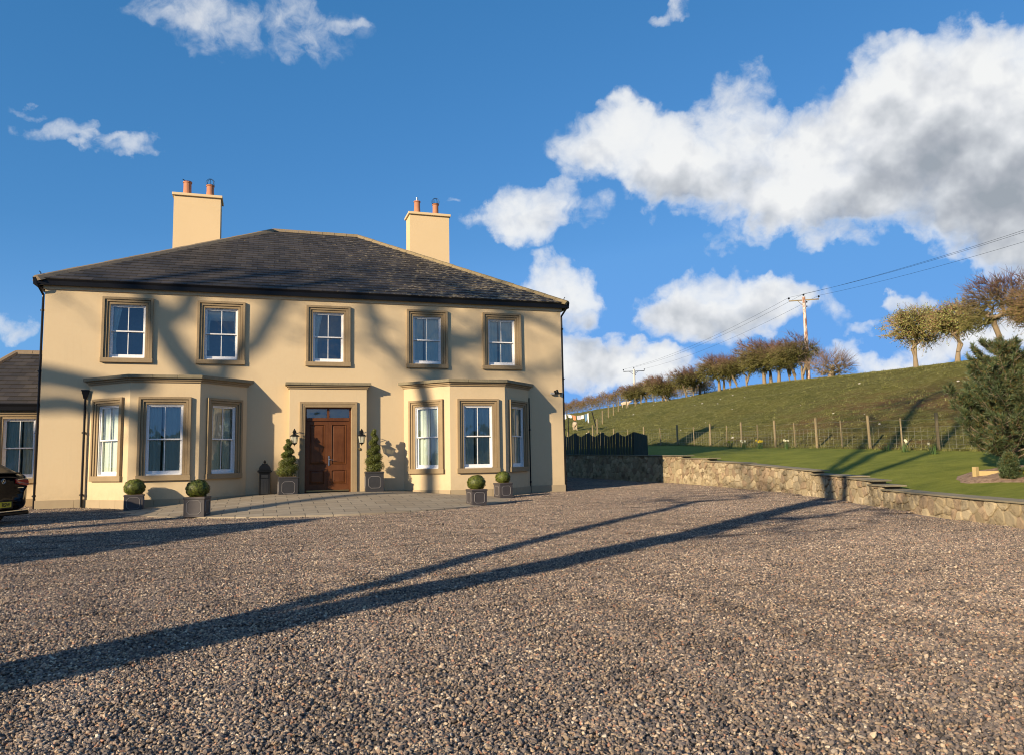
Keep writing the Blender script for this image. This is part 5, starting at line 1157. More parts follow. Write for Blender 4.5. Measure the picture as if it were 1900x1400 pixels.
def make_tree(name, label, loc, trunk, r_tr, env, n_t, seed, twigs=2, tw_len=(.25, .6), sweep=(0, 0, .2), tip=.009, mt=None, buds=1200, bud_sz=.05, bud_z=(-9, 9), group=None, cat='tree', green=.5, step=.32, base_flare=1.5, tints=((1.0, .86, .86), (1.0, 1.12, .55)), rtw=.6, limb=0):
    t = thing(name, label, cat, loc, group=group); N, par, rad, ntr, child = grow(trunk, r_tr, env, n_t, seed, step=step, tip=tip); r = np.random.default_rng(seed + 5)
    if limb: rad[:ntr] = np.maximum(rad[:ntr], limb)
    e = np.where(par >= 0)[0]
    A, B, ra, rb = N[par[e]], N[e], rad[par[e]], rad[e]; ra = np.minimum(ra, rb * 1.35)
    zt = N[:, 2].max(); zb = np.percentile(N[ntr:, 2], 2)
    thick = rb > r_tr * .30
    fl = 1 + (base_flare - 1) * np.exp(-np.maximum(A[:, 2], 0) / .25); fl2 = 1 + (base_flare - 1) * np.exp(-np.maximum(B[:, 2], 0) / .25)
    V, Fq, k = tris_from_edges(A[thick], B[thick], (ra * fl)[thick], (rb * fl2)[thick], 9)
    np_mesh('trunk', V, Fq, M_BARK, t, smooth=True, tint=np.ones((len(Fq), 4)))
    A2, B2, r1, r2 = A[~thick], B[~thick], ra[~thick], rb[~thick]
    # fine twigs
    src = np.where((np.arange(len(N)) >= ntr))[0]; src = np.repeat(src, twigs); S = N[src]; c = N[ntr:].mean(0)
    out = S - c; out /= np.linalg.norm(out, axis=1, keepdims=True) + 1e-6
    D = out * .8 + r.normal(0, .55, S.shape) + np.array(sweep); D /= np.linalg.norm(D, axis=1, keepdims=True); L = r.uniform(*tw_len, (len(S), 1)); M1 = S + D * L * .5; M2 = S + D * L + r.normal(0, .06, S.shape) * L
    A3 = np.concatenate([A2, S, M1]); B3 = np.concatenate([B2, M1, M2]); q1 = np.concatenate([r1, np.full(len(S), tip * rtw * 1.2), np.full(len(S), tip * rtw)]); q2 = np.concatenate([r2, np.full(len(S), tip * rtw), np.full(len(S), tip * rtw * .5)])
    V, Fq, k = tris_from_edges(A3, B3, q1, q2, 3); h = np.clip((B3[:, 2] - zb) / max(.1, zt - zb), 0, 1)[:, None]; h = np.clip(h + r.normal(0, .12, h.shape), 0, 1)
    col = np.array(tints[1]) * (1 - h) + np.array(tints[0]) * h; col = col * r.uniform(.75, 1.25, h.shape); tint = np.repeat(np.concatenate([col, np.ones_like(h)], 1), k, 0)
    np_mesh('branches', V, Fq, M_TWIG, t, tint=tint)
    if buds:
        P = np.concatenate([S, M1, M2]); hh = (P[:, 2] - zb) / max(.1, zt - zb); pr = np.clip(1.25 * green - hh * 1.1 + .25, 0.02, 1); pr /= pr.sum(); pick = r.choice(len(P), buds, p=pr); P = P[pick] + r.normal(0, .05, (buds, 3)); Nn = r.normal(0, 1, P.shape); Nn /= np.linalg.norm(Nn, axis=1, keepdims=True)
        V, Fq, tt = leaf_shell((P, Nn), bud_sz, seed, jit=.3, tint=(.5, 1.25)); np_mesh('foliage', V, Fq, mt or M_BUD, t, tint=tt)
    return t
def ellip(cx, cy, cz, rx, ry, rz, hollow=.45, flat=0.0, dome=0.0):
    def f(r, n):
        D = r.normal(0, 1, (n, 3)); D /= np.linalg.norm(D, axis=1, keepdims=True); q = (r.random((n, 1)) * (1 - hollow ** 3) + hollow ** 3) ** (1 / 3)
        P = D * q * np.array([rx, ry, rz]); P[:, 2] = np.where(P[:, 2] < 0, P[:, 2] * (1 - flat), P[:, 2]); lump = 1 + .12 * np.sin(P[:, 0] * 2.3 + 1) * np.sin(P[:, 1] * 2.1 + 2); P *= lump[:, None]
        return P + np.array([cx, cy, cz])
    return f
# view-facing horizontal axis for wind sweep: the crowns are blown towards -x
def multi_ellip(c, r, top, seed):
    q = random.Random(seed * 3 + 1); L = [(c[0] + q.uniform(-.45, .35) * r, c[1] + q.uniform(-.4, .4) * r, c[2] + q.uniform(-.22, .22) * top, r * q.uniform(.45, .68), top * q.uniform(.24, .36)) for _ in range(4)] + [(c[0], c[1], c[2] - top * .06, r * .88, top * .30)]
    def f(rg, n):
        k = n // 5; parts = [ellip(x, y, z, a, a, b_, .3, flat=.2)(rg, k if i < 4 else n - 4 * k) for i, (x, y, z, a, b_) in enumerate(L)]; return np.concatenate(parts)
    return f
def hawthorn(loc, h, r, label, seed, tk=None, group='wind-swept hawthorns along the ridge', **kw):
    rr = random.Random(seed); th = h * kw.pop('th', .36); lean = rr.uniform(-.18, .12); sx = kw.pop('sx', -.15)
    tr_ = [(0, 0, -.2), (lean * .5, rr.uniform(-.1, .1), th * .4), (lean * th + rr.uniform(-.08, .08), rr.uniform(-.1, .1), th * .8), (lean * th * 1.2, 0, th * 1.05)]
    trunks = [tr_]
    if rr.random() < .5: trunks.append([(lean * .4, 0, th * .35), (lean * .5 + .3 * rr.choice((-1, 1)), rr.uniform(-.2, .2), th * .75), (lean + .5 * rr.choice((-1, 1)), rr.uniform(-.3, .3), th * 1.15)])
    top = h - th * .88; c = (lean * th + sx * r, 0, th * .9 + top * .50)
    par_ = dict(n_t=330, twigs=7, tw_len=(.25, .85), sweep=(-.55, 0, .30), buds=4200, green=.5, tip=.0155, bud_sz=.05, rtw=.62, tints=((.85, .62, .66), (.85, 1.15, .42))); par_.update(kw)
    return make_tree('hawthorn', label, loc, trunks, .14 * (h / 4.3), multi_ellip(c, r, top, seed), par_.pop('n_t'), seed, group=group, **par_)
HT_ = [  # x, y, height, crown radius
 ((46.7, 35.6), 4.4, 2.5, 'hawthorn whose reddish crown surrounds the tall power pole'),
 ((47.4, 37.5), 4.3, 2.1, 'hawthorn with thin trunk just left of the tall power pole'),
 ((48.0, 39.1), 4.4, 2.3, 'second hawthorn trunk left of the tall power pole'),
 ((47.4, 40.1), 4.4, 2.5, 'third hawthorn left of the tall power pole, its trunk leaning left'),
 ((49.0, 43.5), 4.3, 2.1, 'fourth hawthorn left of the tall power pole, in the densest clump'),
 ((47.9, 43.1), 4.7, 2.3, 'fifth hawthorn left of the tall power pole, the highest of that clump'),
 ((48.4, 46.9), 3.9, 2.1, 'hawthorn in the middle of the ridge row beside a gap of sky under the crowns'),
 ((48.0, 48.1), 3.9, 1.8, 'hawthorn just left of the middle of the ridge row'),
 ((48.0, 49.4), 4.0, 1.8, 'slender hawthorn with forked trunk two left of the middle of the ridge row'),
 ((48.3, 51.2), 4.2, 1.9, 'hawthorn in the pair that ends the tall part of the ridge row, the right one'),
 ((47.5, 50.9), 4.4, 2.2, 'hawthorn in the pair that ends the tall part of the ridge row, the left one'),
 ((47.2, 54.5), 3.4, 1.8, 'rounder green hawthorn right of the metal gate'),
 ((45.4, 53.0), 3.3, 1.6, 'small hawthorn trunk standing in front of the metal gate'),
 ((44.5, 53.0), 3.7, 1.8, 'hawthorn left of the metal gate with a low spreading crown'),
 ((43.4, 55.8), 3.2, 1.7, 'dense hawthorn right of the gap in the hedge row, near two fence posts'),
 ((43.4, 56.8), 3.0, 1.6, 'dense low hawthorn beside the fence posts at the end of the row'),
 ((51.8, 76.7), 3.7, 2.2, 'bushy hawthorn just right of the far white power pole'),
 ((50.6, 77.6), 2.8, 1.9, 'low bushy hawthorn at the foot of the far white power pole')]
protos = {}
def place(label, loc, h, r, k, **kw):
    """every fifth shape is reused, turned a little and scaled"""
    if k % 6 not in protos: 
        protos[k % 6] = (hawthorn((*loc, H(*loc)), h, r, label, 30 + k % 6, th=.27 if k < 14 else .16, **kw), h, r); return
    p, h0, r0 = protos[k % 6]; s = h / h0; sr = r / r0; dup(p, (*loc, H(*loc)), R((k * 37) % 50 - 25), label, (sr, sr, s))
for k, (loc, h, r_, lb) in enumerate(HT_):
    if k in (14, 16): protos.clear()
    place(lb, loc, h, r_ * 1.12, k, green=.45 + .4 * (k > 10))
hawthorn((41.5, 17.3, H(41.5, 17.3)), 4.0, 2.25, 'lone flat-topped hawthorn, leftmost of the trees near the hill top at right', 61, th=.42, sx=.12, green=1.3, mt=M_LICH, buds=12000, n_t=380, bud_sz=.055, tints=((1.7, 1.5, 1.2), (2.0, 1.95, 1.1)), group='hawthorns on the hill top at the right')
hawthorn((41.0, 13.5, H(41.0, 13.5)), 3.95, 1.95, 'hawthorn with a split hollow trunk, second from the left near the hill top', 62, th=.38, sx=.0, green=1.2, mt=M_LICH, buds=10000, n_t=360, bud_sz=.055, tints=((1.7, 1.5, 1.2), (2.0, 1.95, 1.1)), group='hawthorns on the hill top at the right')
hawthorn((40.1, 9.6, H(40.1, 9.6)), 4.75, 1.9, 'tall dark-twigged hawthorn blown to the left at the right end of the hill top', 63, th=.34, sx=.1, green=.25, buds=900, n_t=330, sweep=(-.8, 0, .25), tw_len=(.35, .9), group='hawthorns on the hill top at the right')
hawthorn((39.8, 7.1, H(39.8, 7.1)), 3.9, 1.6, 'greener hawthorn cut off by the right edge of the picture', 64, th=.34, sx=0, green=.9, buds=2600, tints=((1.2, 1.1, .8), (1.5, 1.45, .8)), group='hawthorns on the hill top at the right')
make_tree('thorn_bush', 'low grey thorn bush with spreading bare twigs at the right end of the ridge row', (45.4, 30.4, H(45.4, 30.4)), [[(0, 0, -.2), (-.1, 0, .3), (.2, 0, .55)], [(0, 0, 0), (.6, .1, .4), (1.2, .2, .55)]], .22, ellip(.1, 0, 1.0, 1.9, 1.7, .95, .2), 210, 70, twigs=5, tw_len=(.4, 1.2), sweep=(.25, 0, .9), tip=.013, buds=900, green=.35, cat='bush', tints=((1.4, 1.35, 1.35), (1.5, 1.5, .9)), bud_sz=.05)
# little leafless shrub by the gate
make_tree('thorn_bush', 'tiny bare bush under the ridge gap left of the metal gate', (46.5, 60.5, H(46.5, 60.5)), [[(0, 0, -.1), (0, 0, .3)]], .08, ellip(0, 0, .8, .9, .9, .7, .2), 60, 71, twigs=5, tw_len=(.3, .7), sweep=(0, 0, .5), tip=.013, buds=200, cat='bush')

# clipped field hedge running down behind the ridge at the left
def hedge():
    r = np.random.default_rng(12); n = 26000; y = r.uniform(57, 175, n); X = np.array([sm(RIDGE_X, q, 8) for q in np.linspace(57, 175, 60)]); xr = np.interp(y, np.linspace(57, 175, 60), X)
    hh = np.interp(y, [57, 66, 78, 92, 110, 175], [1.2, 2.0, 2.8, 2.6, 2.5, 2.5]) * (1 + .14 * np.sin(y * .8) + .1 * np.sin(y * 2.1)); w = 1.1; a = r.uniform(0, math.pi, n); off_ = np.cos(a) * w * r.uniform(.5, 1, n); z = np.sin(a) ** .6 * hh * r.uniform(.35, 1.0, n) ** .5
    Zg = np.array([H(x_, y_) for x_, y_ in zip(xr[::20] + .8, y[::20])]); Zg = np.interp(y, np.sort(y[::20]), Zg[np.argsort(y[::20])]); P = np.stack([xr + .8 + off_, y, Zg + z], 1)
    D = r.normal(0, 1, (n, 3)) * np.array([.8, .8, .6]) + np.array([-.1, 0, .75]); D /= np.linalg.norm(D, axis=1, keepdims=True); L = r.uniform(.2, .55, (n, 1))
    V, Fq, k = tris_from_edges(P, P + D * L, np.full(n, .018), np.full(n, .008), 3); g = (z / hh)[:, None]; col = np.array([1.0, 1.15, .45]) * (1 - g) + np.array([1.25, 1.0, .65]) * g; col = col * r.uniform(.6, 1.3, (n, 1)); tt = np.repeat(np.concatenate([col, np.ones((n, 1))], 1), k, 0)
    t = thing('hedge', 'long low brown and green hedge on the skyline behind the washing line', 'hedge', (51, 70, 8.4)); Mo = np.array([51, 70, 8.4]); np_mesh('twigs', V - Mo, Fq, M_TWIG, t, tint=tt)
    m_ = 9000; pk = r.choice(n, m_); V, Fq, tt = leaf_shell((P[pk] + r.normal(0, .1, (m_, 3)), D[pk]), .085, 5, tint=(.35, 1.0)); np_mesh('foliage', V - Mo, Fq, M_BUD, t, tint=tt)
hedge()

# ------------------------------------------------------------------ young pine at the right edge
def pine(loc, h, R0, label, seed, name='pine_tree', dens=1.0, tuft_l=.125):
    t = thing(name, label, 'tree' if h > 1 else 'shrub', loc); r = random.Random(seed); br = MB(); tufts = []
    br.tube([(0, 0, -.1), (.03, .02, h * .4), (-.02, 0, h * .75), (0, 0, h * .97)], [.075 * h / 3, .06 * h / 3, .035 * h / 3, .01], 8)
    z = .09 * h; ring = 0
    while z < h * .96:
        q = z / h; L0 = R0 * (min(1, (.72 + q * 1.4)) if q < .25 else (1 - (q - .25) / .78) ** .72); nb = max(5, int(r.uniform(8, 12) * (1 - q * .3)))
        for k in range(nb):
            a = 2 * math.pi * (k + r.random() * .6) / nb + ring * .7; L = L0 * r.uniform(.62, 1.22); up = .10 + .40 * q + r.uniform(-.08, .12); pts = []; p = Vector((0, 0, z)); d = Vector((math.cos(a), math.sin(a), up)).normalized()
            n = max(3, int(L / .13))
            for i in range(n + 1):
                pts.append(p.copy()); d = (d + Vector((r.uniform(-.2, .2), r.uniform(-.2, .2), .085))).normalized(); p = p + d * (L / n)
                if i > n * .22:
                    tufts.append((pts[-1], d))
                    if i < n and r.random() < .85:
                        sd = (d.cross(Vector((0, 0, 1))) * r.choice((-1, 1)) + d * .7 + Vector((0, 0, r.uniform(0, .5)))).normalized(); l2 = min(.34, L * .32) * r.uniform(.5, 1); e = pts[-1] + sd * l2; br.tube([pts[-1], e], [.007, .004], 4); tufts.append((e, sd)); 
                        if r.random() < .5: tufts.append((pts[-1].lerp(e, .5), sd))
            br.tube(pts, [.020 * (1 - i / (len(pts) + 1)) * h / 3 + .004 for i in range(len(pts))], 5)
        z += h * r.uniform(.05, .075); ring += 1
    tufts.append((Vector((0, 0, h)), Vector((0, 0, 1))))
    br.build('branches', mat('grey_pine_bark', color=(.20, .155, .11), rough=.9), t)
    rr = np.random.default_rng(seed); m_ = int(58 * dens); P = np.array([tuple(a) for a, b_ in tufts]); D = np.array([tuple(b_) for a, b_ in tufts]); n = len(P)
    P2 = np.repeat(P, m_, 0); D2 = np.repeat(D, m_, 0); s = rr.uniform(-.07, .035, (len(P2), 1)); P2 = P2 + D2 * s; dd = D2 * rr.uniform(.3, 1.0, (len(P2), 1)) + rr.normal(0, .50, P2.shape) + np.array([0, 0, .25]); dd /= np.linalg.norm(dd, axis=1, keepdims=True); L = rr.uniform(.6, 1.15, (len(P2), 1)) * tuft_l
    side = np.cross(dd, rr.normal(0, 1, P2.shape)); side /= np.linalg.norm(side, axis=1, keepdims=True); w = .0058
    V = np.stack([P2 - side * w, P2 + side * w, P2 + dd * L + side * w * .4, P2 + dd * L - side * w * .4], 1).reshape(-1, 3); Fq = np.arange(len(V)).reshape(-1, 4)
    inner = np.clip(np.linalg.norm(P2[:, :2], axis=1) / (R0 * .9), 0, 1)[:, None]; tu = np.repeat(rr.uniform(.7, 1.3, (n, 1)), m_, 0)
    brn = (rr.random((len(P2), 1)) < (.28 * (1 - inner) + .04)); col = np.where(brn, np.array([[2.2, 1.15, .8]]), np.array([[1.0, 1.0, 1.0]])) * tu * rr.uniform(.75, 1.3, (len(P2), 1))
    np_mesh('needles', V, Fq, M_PINE, t, tint=np.concatenate([col, np.ones((len(col), 1))], 1)); return t
pine((15.75, -10.25, H(15.75, -10.25)), 3.2, 1.7, 'bushy young blue-green pine at the right edge above the flower bed', 9)
pine((14.22, -11.42, H(14.22, -11.42) - .03), .62, .23, 'small bright green conifer in the bed in front of the big pine', 10, name='dwarf_conifer', dens=1.2, tuft_l=.07)
def bush(loc, r0, label, seed, mt, name='shrub'):
    t = thing(name, label, 'shrub', loc); V, Fq, tt = leaf_shell(ball_points((0, 0, r0 * .8), r0, 2600, seed, .9, .12), .022, seed, jit=.8); np_mesh('foliage', V, Fq, mt, t, tint=tt)
    s = MB(); r = random.Random(seed)
    for k in range(7): a = r.uniform(0, 6.28); s.tube([(0, 0, -.03), (r0 * .5 * math.cos(a), r0 * .5 * math.sin(a), r0 * .9)], .006, 4)
    s.build('stems', M_BARK, t)
M_YEL = leafmat('yellow_green_leaf', (.20, .22, .03), (.33, .30, .05))
bush((14.22, -12.0, H(14.22, -12.0) - .02), .23, 'yellow-green dwarf shrub at the right edge of the bed', 21, M_YEL)
# bed of bare soil with timber edging
def bed():
    mb = MB(); r = random.Random(2); cx, cy = 15.55, -11.1; n = 30; rings = 7; vs = [(cx, cy, H(cx, cy) + .09)]
    for j in range(1, rings + 1):
        for k in range(n):
            a = 2 * math.pi * k / n; rad = (1.0 + .08 * math.sin(a * 3 + 1) + .05 * math.sin(a * 7)); x, y = cx + 2.0 * rad * math.cos(a) * j / rings, cy + 1.5 * rad * math.sin(a) * j / rings; q = j / rings
            vs.append((x, y, H(x, y) + (.085 * (1 - q ** 3) + .008 + r.uniform(-.02, .045) * (q < .95)) - (.03 if j == rings else 0)))
    fs = [(0, 1 + k, 1 + (k + 1) % n) for k in range(n)] + [(1 + (j - 1) * n + k, 1 + j * n + k, 1 + j * n + (k + 1) % n, 1 + (j - 1) * n + (k + 1) % n) for j in range(1, rings) for k in range(n)]
    mb.add(vs, fs); tag(mb.build('soil_bed', M_SOIL, smooth=True), 'mound of bare reddish soil around the pine', 'flower bed', kind='stuff')
bed()
te = thing('timber_edging', 'short sawn post with a low yellow plank beside the bed under the pine', 'timber edging', (14.30, -10.45, H(14.3, -10.45)))
b = MB(); b.box(-.05, .05, -.05, .05, -.1, .29); b.build('post', M_PLANK, te, bevel=.004)
b = MB(); M_ = Matrix.Translation((.05, -.02, .13)) @ Matrix.Rotation(R(-38), 4, 'Z'); b.box(0, .75, -.02, .02, -.06, .06, M=M_); b.build('plank', M_PLANK, te)
fr_ = thing('timber_rail', 'low timber gate frame half hidden behind the pine branches', 'timber rail', (16.3, -11.9, H(16.3, -11.9)), R(20))
b = MB(); b.box(-.06, .06, -.06, .06, -.1, .95); b.build('post', M_PLANK, fr_, bevel=.004)
b = MB(); b.box(.06, 1.6, -.02, .02, .72, .82); b.build('rail', M_PLANK, fr_)

# ------------------------------------------------------------------ daffodils along the fence
M_PET = mat('daffodil_yellow', color=(.75, .58, .03), rough=.6); M_PETW = mat('daffodil_white', color=(.78, .76, .55), rough=.6)
def daffodils(loc, label, n, seed, m_):
    t = thing('daffodil_clump', label, 'daffodils', loc, group='daffodil clumps along the fence'); r = random.Random(seed); lf = MB(); fl = MB()
    for k in range(20):
        a = r.uniform(0, 6.28); q = r.uniform(.02, .14); L = r.uniform(.2, .36); x, y = q * math.cos(a), q * math.sin(a); dx, dy = math.cos(a) * L * r.uniform(.1, .5), math.sin(a) * L * r.uniform(.1, .5); s = Vector((-math.sin(a), math.cos(a), 0)) * .010
        P = [Vector((x, y, -.02)), Vector((x + dx * .4, y + dy * .4, L * .6)), Vector((x + dx, y + dy, L))]; lf.add([P[0] - s, P[0] + s, P[1] + s, P[1] - s, P[2]], [(0, 1, 2, 3), (3, 2, 4)], (1, 1, 1))
    for k in range(n):
        a = r.uniform(0, 6.28); q = r.uniform(.02, .17); x, y, h = q * math.cos(a), q * math.sin(a), r.uniform(.30, .42); lf.tube([(x * .6, y * .6, 0), (x, y, h)], .005, 3, col=(1, 1, 1)); f = Vector((r.uniform(-.9, -.2), r.uniform(-.9, -.1), .15)).normalized(); Mx = Matrix.Translation((x, y, h)) @ f.to_track_quat('Z', 'Y').to_matrix().to_4x4()
        for j in range(6):
            b_ = j * math.pi / 3; vs = [(0, 0, 0), (.030 * math.cos(b_ - .45), .030 * math.sin(b_ - .45), .004), (.055 * math.cos(b_), .055 * math.sin(b_), .01), (.030 * math.cos(b_ + .45), .030 * math.sin(b_ + .45), .004)]; fl.add([tuple(Mx @ Vector(v)) for v in vs], [(0, 1, 2, 3)])
        fl.lathe([(.012, 0), (.014, .025), (.022, .038)], 8, cap=False, M=Mx)
    lf.build('leaves', M_DAFL, t); fl.build('flowers', m_, t)
for k, (x, y, n, m_, lb) in enumerate([(20.35, 8.35, 7, M_PET, 'yellow daffodil clump with tallest blooms, leftmost along the fence'), (20.05, 6.8, 6, M_PETW, 'pale daffodil clump, second from the left along the fence'), (19.85, 5.25, 8, M_PET, 'bright yellow daffodil clump, third from the left along the fence'),
    (19.75, 3.25, 4, M_PETW, 'small white daffodil clump left of a thick fence post'), (19.55, -2.55, 0, M_PETW, 'flowerless daffodil leaves beside the middle fence post'), (19.3, -3.6, 3, M_PETW, 'daffodil clump with single pale bloom nearest the pine'), (18.9, -5.2, 1, M_PETW, 'daffodil leaves close to the pine branches')]):
    daffodils((x - .25, y, H(x - .25, y)), lb, n, k, m_)

# ------------------------------------------------------------------ pale stones lying on the field
M_FST = mat('pale_field_stone', color=(.55, .52, .44), rough=.9); fsr = random.Random(31); first = []
for k in range(3):
    b = MB(); bm = bmesh.new(); bmesh.ops.create_icosphere(bm, subdivisions=2, radius=1); vs = [(v.co.x * .11 * fsr.uniform(.8, 1.2), v.co.y * .08 * fsr.uniform(.8, 1.2), v.co.z * .055 * fsr.uniform(.8, 1.2)) for v in bm.verts]; fs = [tuple(v.index for v in f.verts) for f in bm.faces]; bm.free(); b.add(vs, fs)
    o = b.build('field_stone', M_FST); tag(o, 'pale stone lying on the grassy hill field', 'stone', 'stones scattered over the field'); first.append(o)
n_st = 0
while n_st < 34:
    y = fsr.uniform(-4, 72); t_ = fsr.uniform(.03, .97); x = sm(FENCE_X, y) + t_ * (sm(RIDGE_X, y, 8) - sm(FENCE_X, y)); s = fsr.choice((.35, .4, .5, .6, .85)) * (1 + (y > 30) * .3)
    o = first[n_st] if n_st < 3 else first[n_st % 3].copy()
    if n_st >= 3: COL.objects.link(o)
    o.location = (x, y, H(x, y) + .02); o.rotation_euler = (0, 0, fsr.uniform(0, 6)); o.scale = (s, s, s); n_st += 1

# rough grass standing up on the field, thicker along the fence foot and the skyline
def tufts():
    r = np.random.default_rng(44); P = []
    def put(n, fy_, ft_):
        for _ in range(n):
            y = fy_(); t = ft_(); x = sm(FENCE_X, y) + t * (sm(RIDGE_X, y, 8) - sm(FENCE_X, y)); P.append((x, y, H(x, y)))
    put(5200, lambda: -9 + 80 * r.random() ** 1.6, lambda: r.uniform(.02, 1.0)); put(900, lambda: r.uniform(-9, 34), lambda: r.uniform(-.012, .02)); put(1500, lambda: 2 + 88 * r.random() ** 1.3, lambda: r.uniform(.97, 1.03))
    P = np.array(P); n, m_ = len(P), 8; Q = np.repeat(P, m_, 0); Q[:, :2] += r.normal(0, .07, (n * m_, 2)); h = np.repeat(r.uniform(.05, .15, n), m_)[:, None] * r.uniform(.6, 1.3, (n * m_, 1)); D = r.normal(0, .45, (n * m_, 3)); D[:, 2] = 1; a = r.uniform(0, 6.28, n * m_); S = np.stack([np.cos(a), np.sin(a), np.zeros(n * m_)], 1) * .011
    V = np.stack([Q - S, Q + S, Q + D * h], 1).reshape(-1, 3); Fq = np.arange(len(V)).reshape(-1, 3); t = np.repeat(r.uniform(.55, 1.35, n), m_)[:, None] * np.ones((1, 3)); o = np_mesh('rough_grass', V, Fq, M_GRASS, tint=np.concatenate([t, np.ones((len(t), 1))], 1)); tag(o, 'rough tufts of grass standing on the hill field', 'grass', kind='stuff')
tufts()

# ------------------------------------------------------------------ sheep
def f_wool(T, b, p):
    n = T.noise(p, 14, 5, .7); T.put(b, 'Base Color', T.mix(n, (.42, .33, .22), (.66, .54, .40))); T.put(b, 'Roughness', 1); bump(T, b, n, .8, .03)
M_WOOL = mat('cream_wool', f_wool)
def sheep(loc, rz, label, graze=False):
    me = bpy.data.meshes.new('sheep'); V = [(0, 0, .62), (.28, 0, .66), (.50, 0, .63), (-.28, 0, .65), (-.46, 0, .60), (.62, 0, .76), (.74, 0, .90), (.92, 0, .84), (-.56, 0, .48)]; Rr = [.25, .25, .20, .26, .19, .13, .105, .055, .035]
    E = [(0, 1), (1, 2), (0, 3), (3, 4), (2, 5), (5, 6), (6, 7), (4, 8)]
    if graze: V[5:8] = [(.66, 0, .58), (.78, 0, .36), (.88, 0, .16)]
    for x, s, o in ((.38, 1, 1), (.38, -1, 1), (-.38, 1, 3), (-.38, -1, 3)):
        k = len(V); V += [(x, s * .13, .42), (x + (.02 if x > 0 else .05), s * .13, .22), (x + (.01 if x > 0 else -.03), s * .13, .0)]; Rr += [.085, .042, .036]; E += [(2 if x > 0 else 3, k), (k, k + 1), (k + 1, k + 2)]
    for s in (-1, 1): k = len(V); hx = V[6]; V += [(hx[0] - .02, s * .16, hx[2] + .03)]; Rr += [.03]; E += [(6, k)]
    me.from_pydata(V, E, []); me.materials.append(M_WOOL); o = bpy.data.objects.new('sheep', me); COL.objects.link(o); sk = o.modifiers.new('skin', 'SKIN'); sk.use_smooth_shade = True; me.update()
    if not me.skin_vertices: 
        bpy.context.view_layer.objects.active = o
    for d, r_ in zip(me.skin_vertices[0].data, Rr): d.radius = (r_ * .92, r_)
    me.skin_vertices[0].data[0].use_root = True
    ss = o.modifiers.new('sub', 'SUBSURF'); ss.levels = 1; ss.render_levels = 2; o.location = loc; o.rotation_euler = (0, 0, rz); tag(o, label, 'sheep', 'sheep on the hill'); return o
sheep((45.12, 70.26, H(45.12, 70.26) - .01), R(-28), 'cream sheep walking uphill below the hedge, beside a thin fence post')
sheep((27.8, 46.7, H(27.8, 46.7) - .01), R(75), 'round cream sheep seen from behind under the washing line', True)

# ------------------------------------------------------------------ washing line
M_CL = {n: mat(n, color=c, rough=.9) for n, c in (('white_cotton', (.75, .74, .72)), ('orange_cotton', (.60, .22, .10)), ('grey_cotton', (.42, .42, .48)), ('blue_striped_towel', (.10, .20, .32)))}
L0, L1 = Vector((24.6, 40.6, H(24.6, 40.6))), Vector((25.7, 36.4, H(25.7, 36.4)))
wl = thing('washing_line', 'washing line strung between two dark poles beyond the board fence', 'washing line', L0)
b = MB(); b.tube([(0, 0, -.2), (0, 0, 2.15)], .045, 8); b.build('pole', M_IRON, wl)
topR = L1 + Vector((-.42, .35, 1.95)) - L0; b = MB(); b.tube([L1 - L0 - Vector((0, 0, .2)), topR], .045, 8); b.build('pole', M_IRON, wl)
topL = Vector((0, 0, 2.1)); far = topL + (topL - topR) * .9
b = MB(); b.tube([far] + [topL.lerp(topR, q / 12) - Vector((0, 0, .25 * math.sin(q / 12 * math.pi))) for q in range(13)], .008, 4); b.build('line', M_WIRE, wl); b = MB(); b.tube([far - Vector((0, 0, 2.2)), far], .045, 8); b.build('pole', M_IRON, wl)
def line_at(q): return (topL.lerp(topR, q) - Vector((0, 0, .25 * math.sin(q * math.pi)))) if q >= 0 else topL.lerp(far, -q)
def cloth(q0, q1, drop, m_, label, name, cat, seed, taper=1.0, second=None):
    A, B = line_at(q0) + L0, line_at(q1) + L0; r = random.Random(seed); nu, nv = 10, 8; d = (B - A); nrm = Vector((-d.y, d.x, 0)).normalized(); mid = (A + B) / 2
    def side(off_):
        vs = []
        for j in range(nv + 1):
            for i in range(nu + 1):
                u, v = i / nu, j / nv; u2 = .5 + (u - .5) * (1 + (taper - 1) * v); p = A.lerp(B, u2) - Vector((0, 0, drop * v * (1 + .08 * math.sin(u * 9 + seed)))) + nrm * (.05 * v * math.sin(u * 11 + seed) + .06 * v + off_); vs.append(p - mid)
        return vs
    b = MB(); n = (nu + 1) * (nv + 1); b.v = [tuple(q) for q in side(0) + side(.012)]
    for o_ in (0, n):
        for j in range(nv):
            for i in range(nu): a = o_ + j * (nu + 1) + i; b.f.append((a, a + 1, a + nu + 2, a + nu + 1)); b.c.append(None)
    o = b.build(name, M_CL[m_], smooth=True); o.location = mid; tag(o, label, cat, 'washing on the line'); return o
cloth(-.55, -.10, .42, 'white_cotton', 'white sheet bunched at the left end of the washing line', 'sheet', 'sheet', 1)
cloth(-.05, .14, .30, 'white_cotton', 'white shirt hanging by the left pole of the washing line', 'shirt', 'shirt', 2)
cloth(.18, .32, .45, 'orange_cotton', 'orange red garment on the washing line', 'jumper', 'jumper', 3, .7)
cloth(.38, .52, .38, 'grey_cotton', 'grey garment next to the orange one on the washing line', 'shirt', 'shirt', 4)
cloth(.54, .66, .32, 'white_cotton', 'small white cloth in the middle right of the washing line', 'cloth', 'cloth', 5)
cloth(.70, .79, .62, 'blue_striped_towel', 'dark blue towel hanging near the right pole of the washing line', 'towel', 'towel', 6)
cloth(.80, .86, .85, 'white_cotton', 'long narrow white towel nearest the right pole of the washing line', 'towel', 'towel', 7)

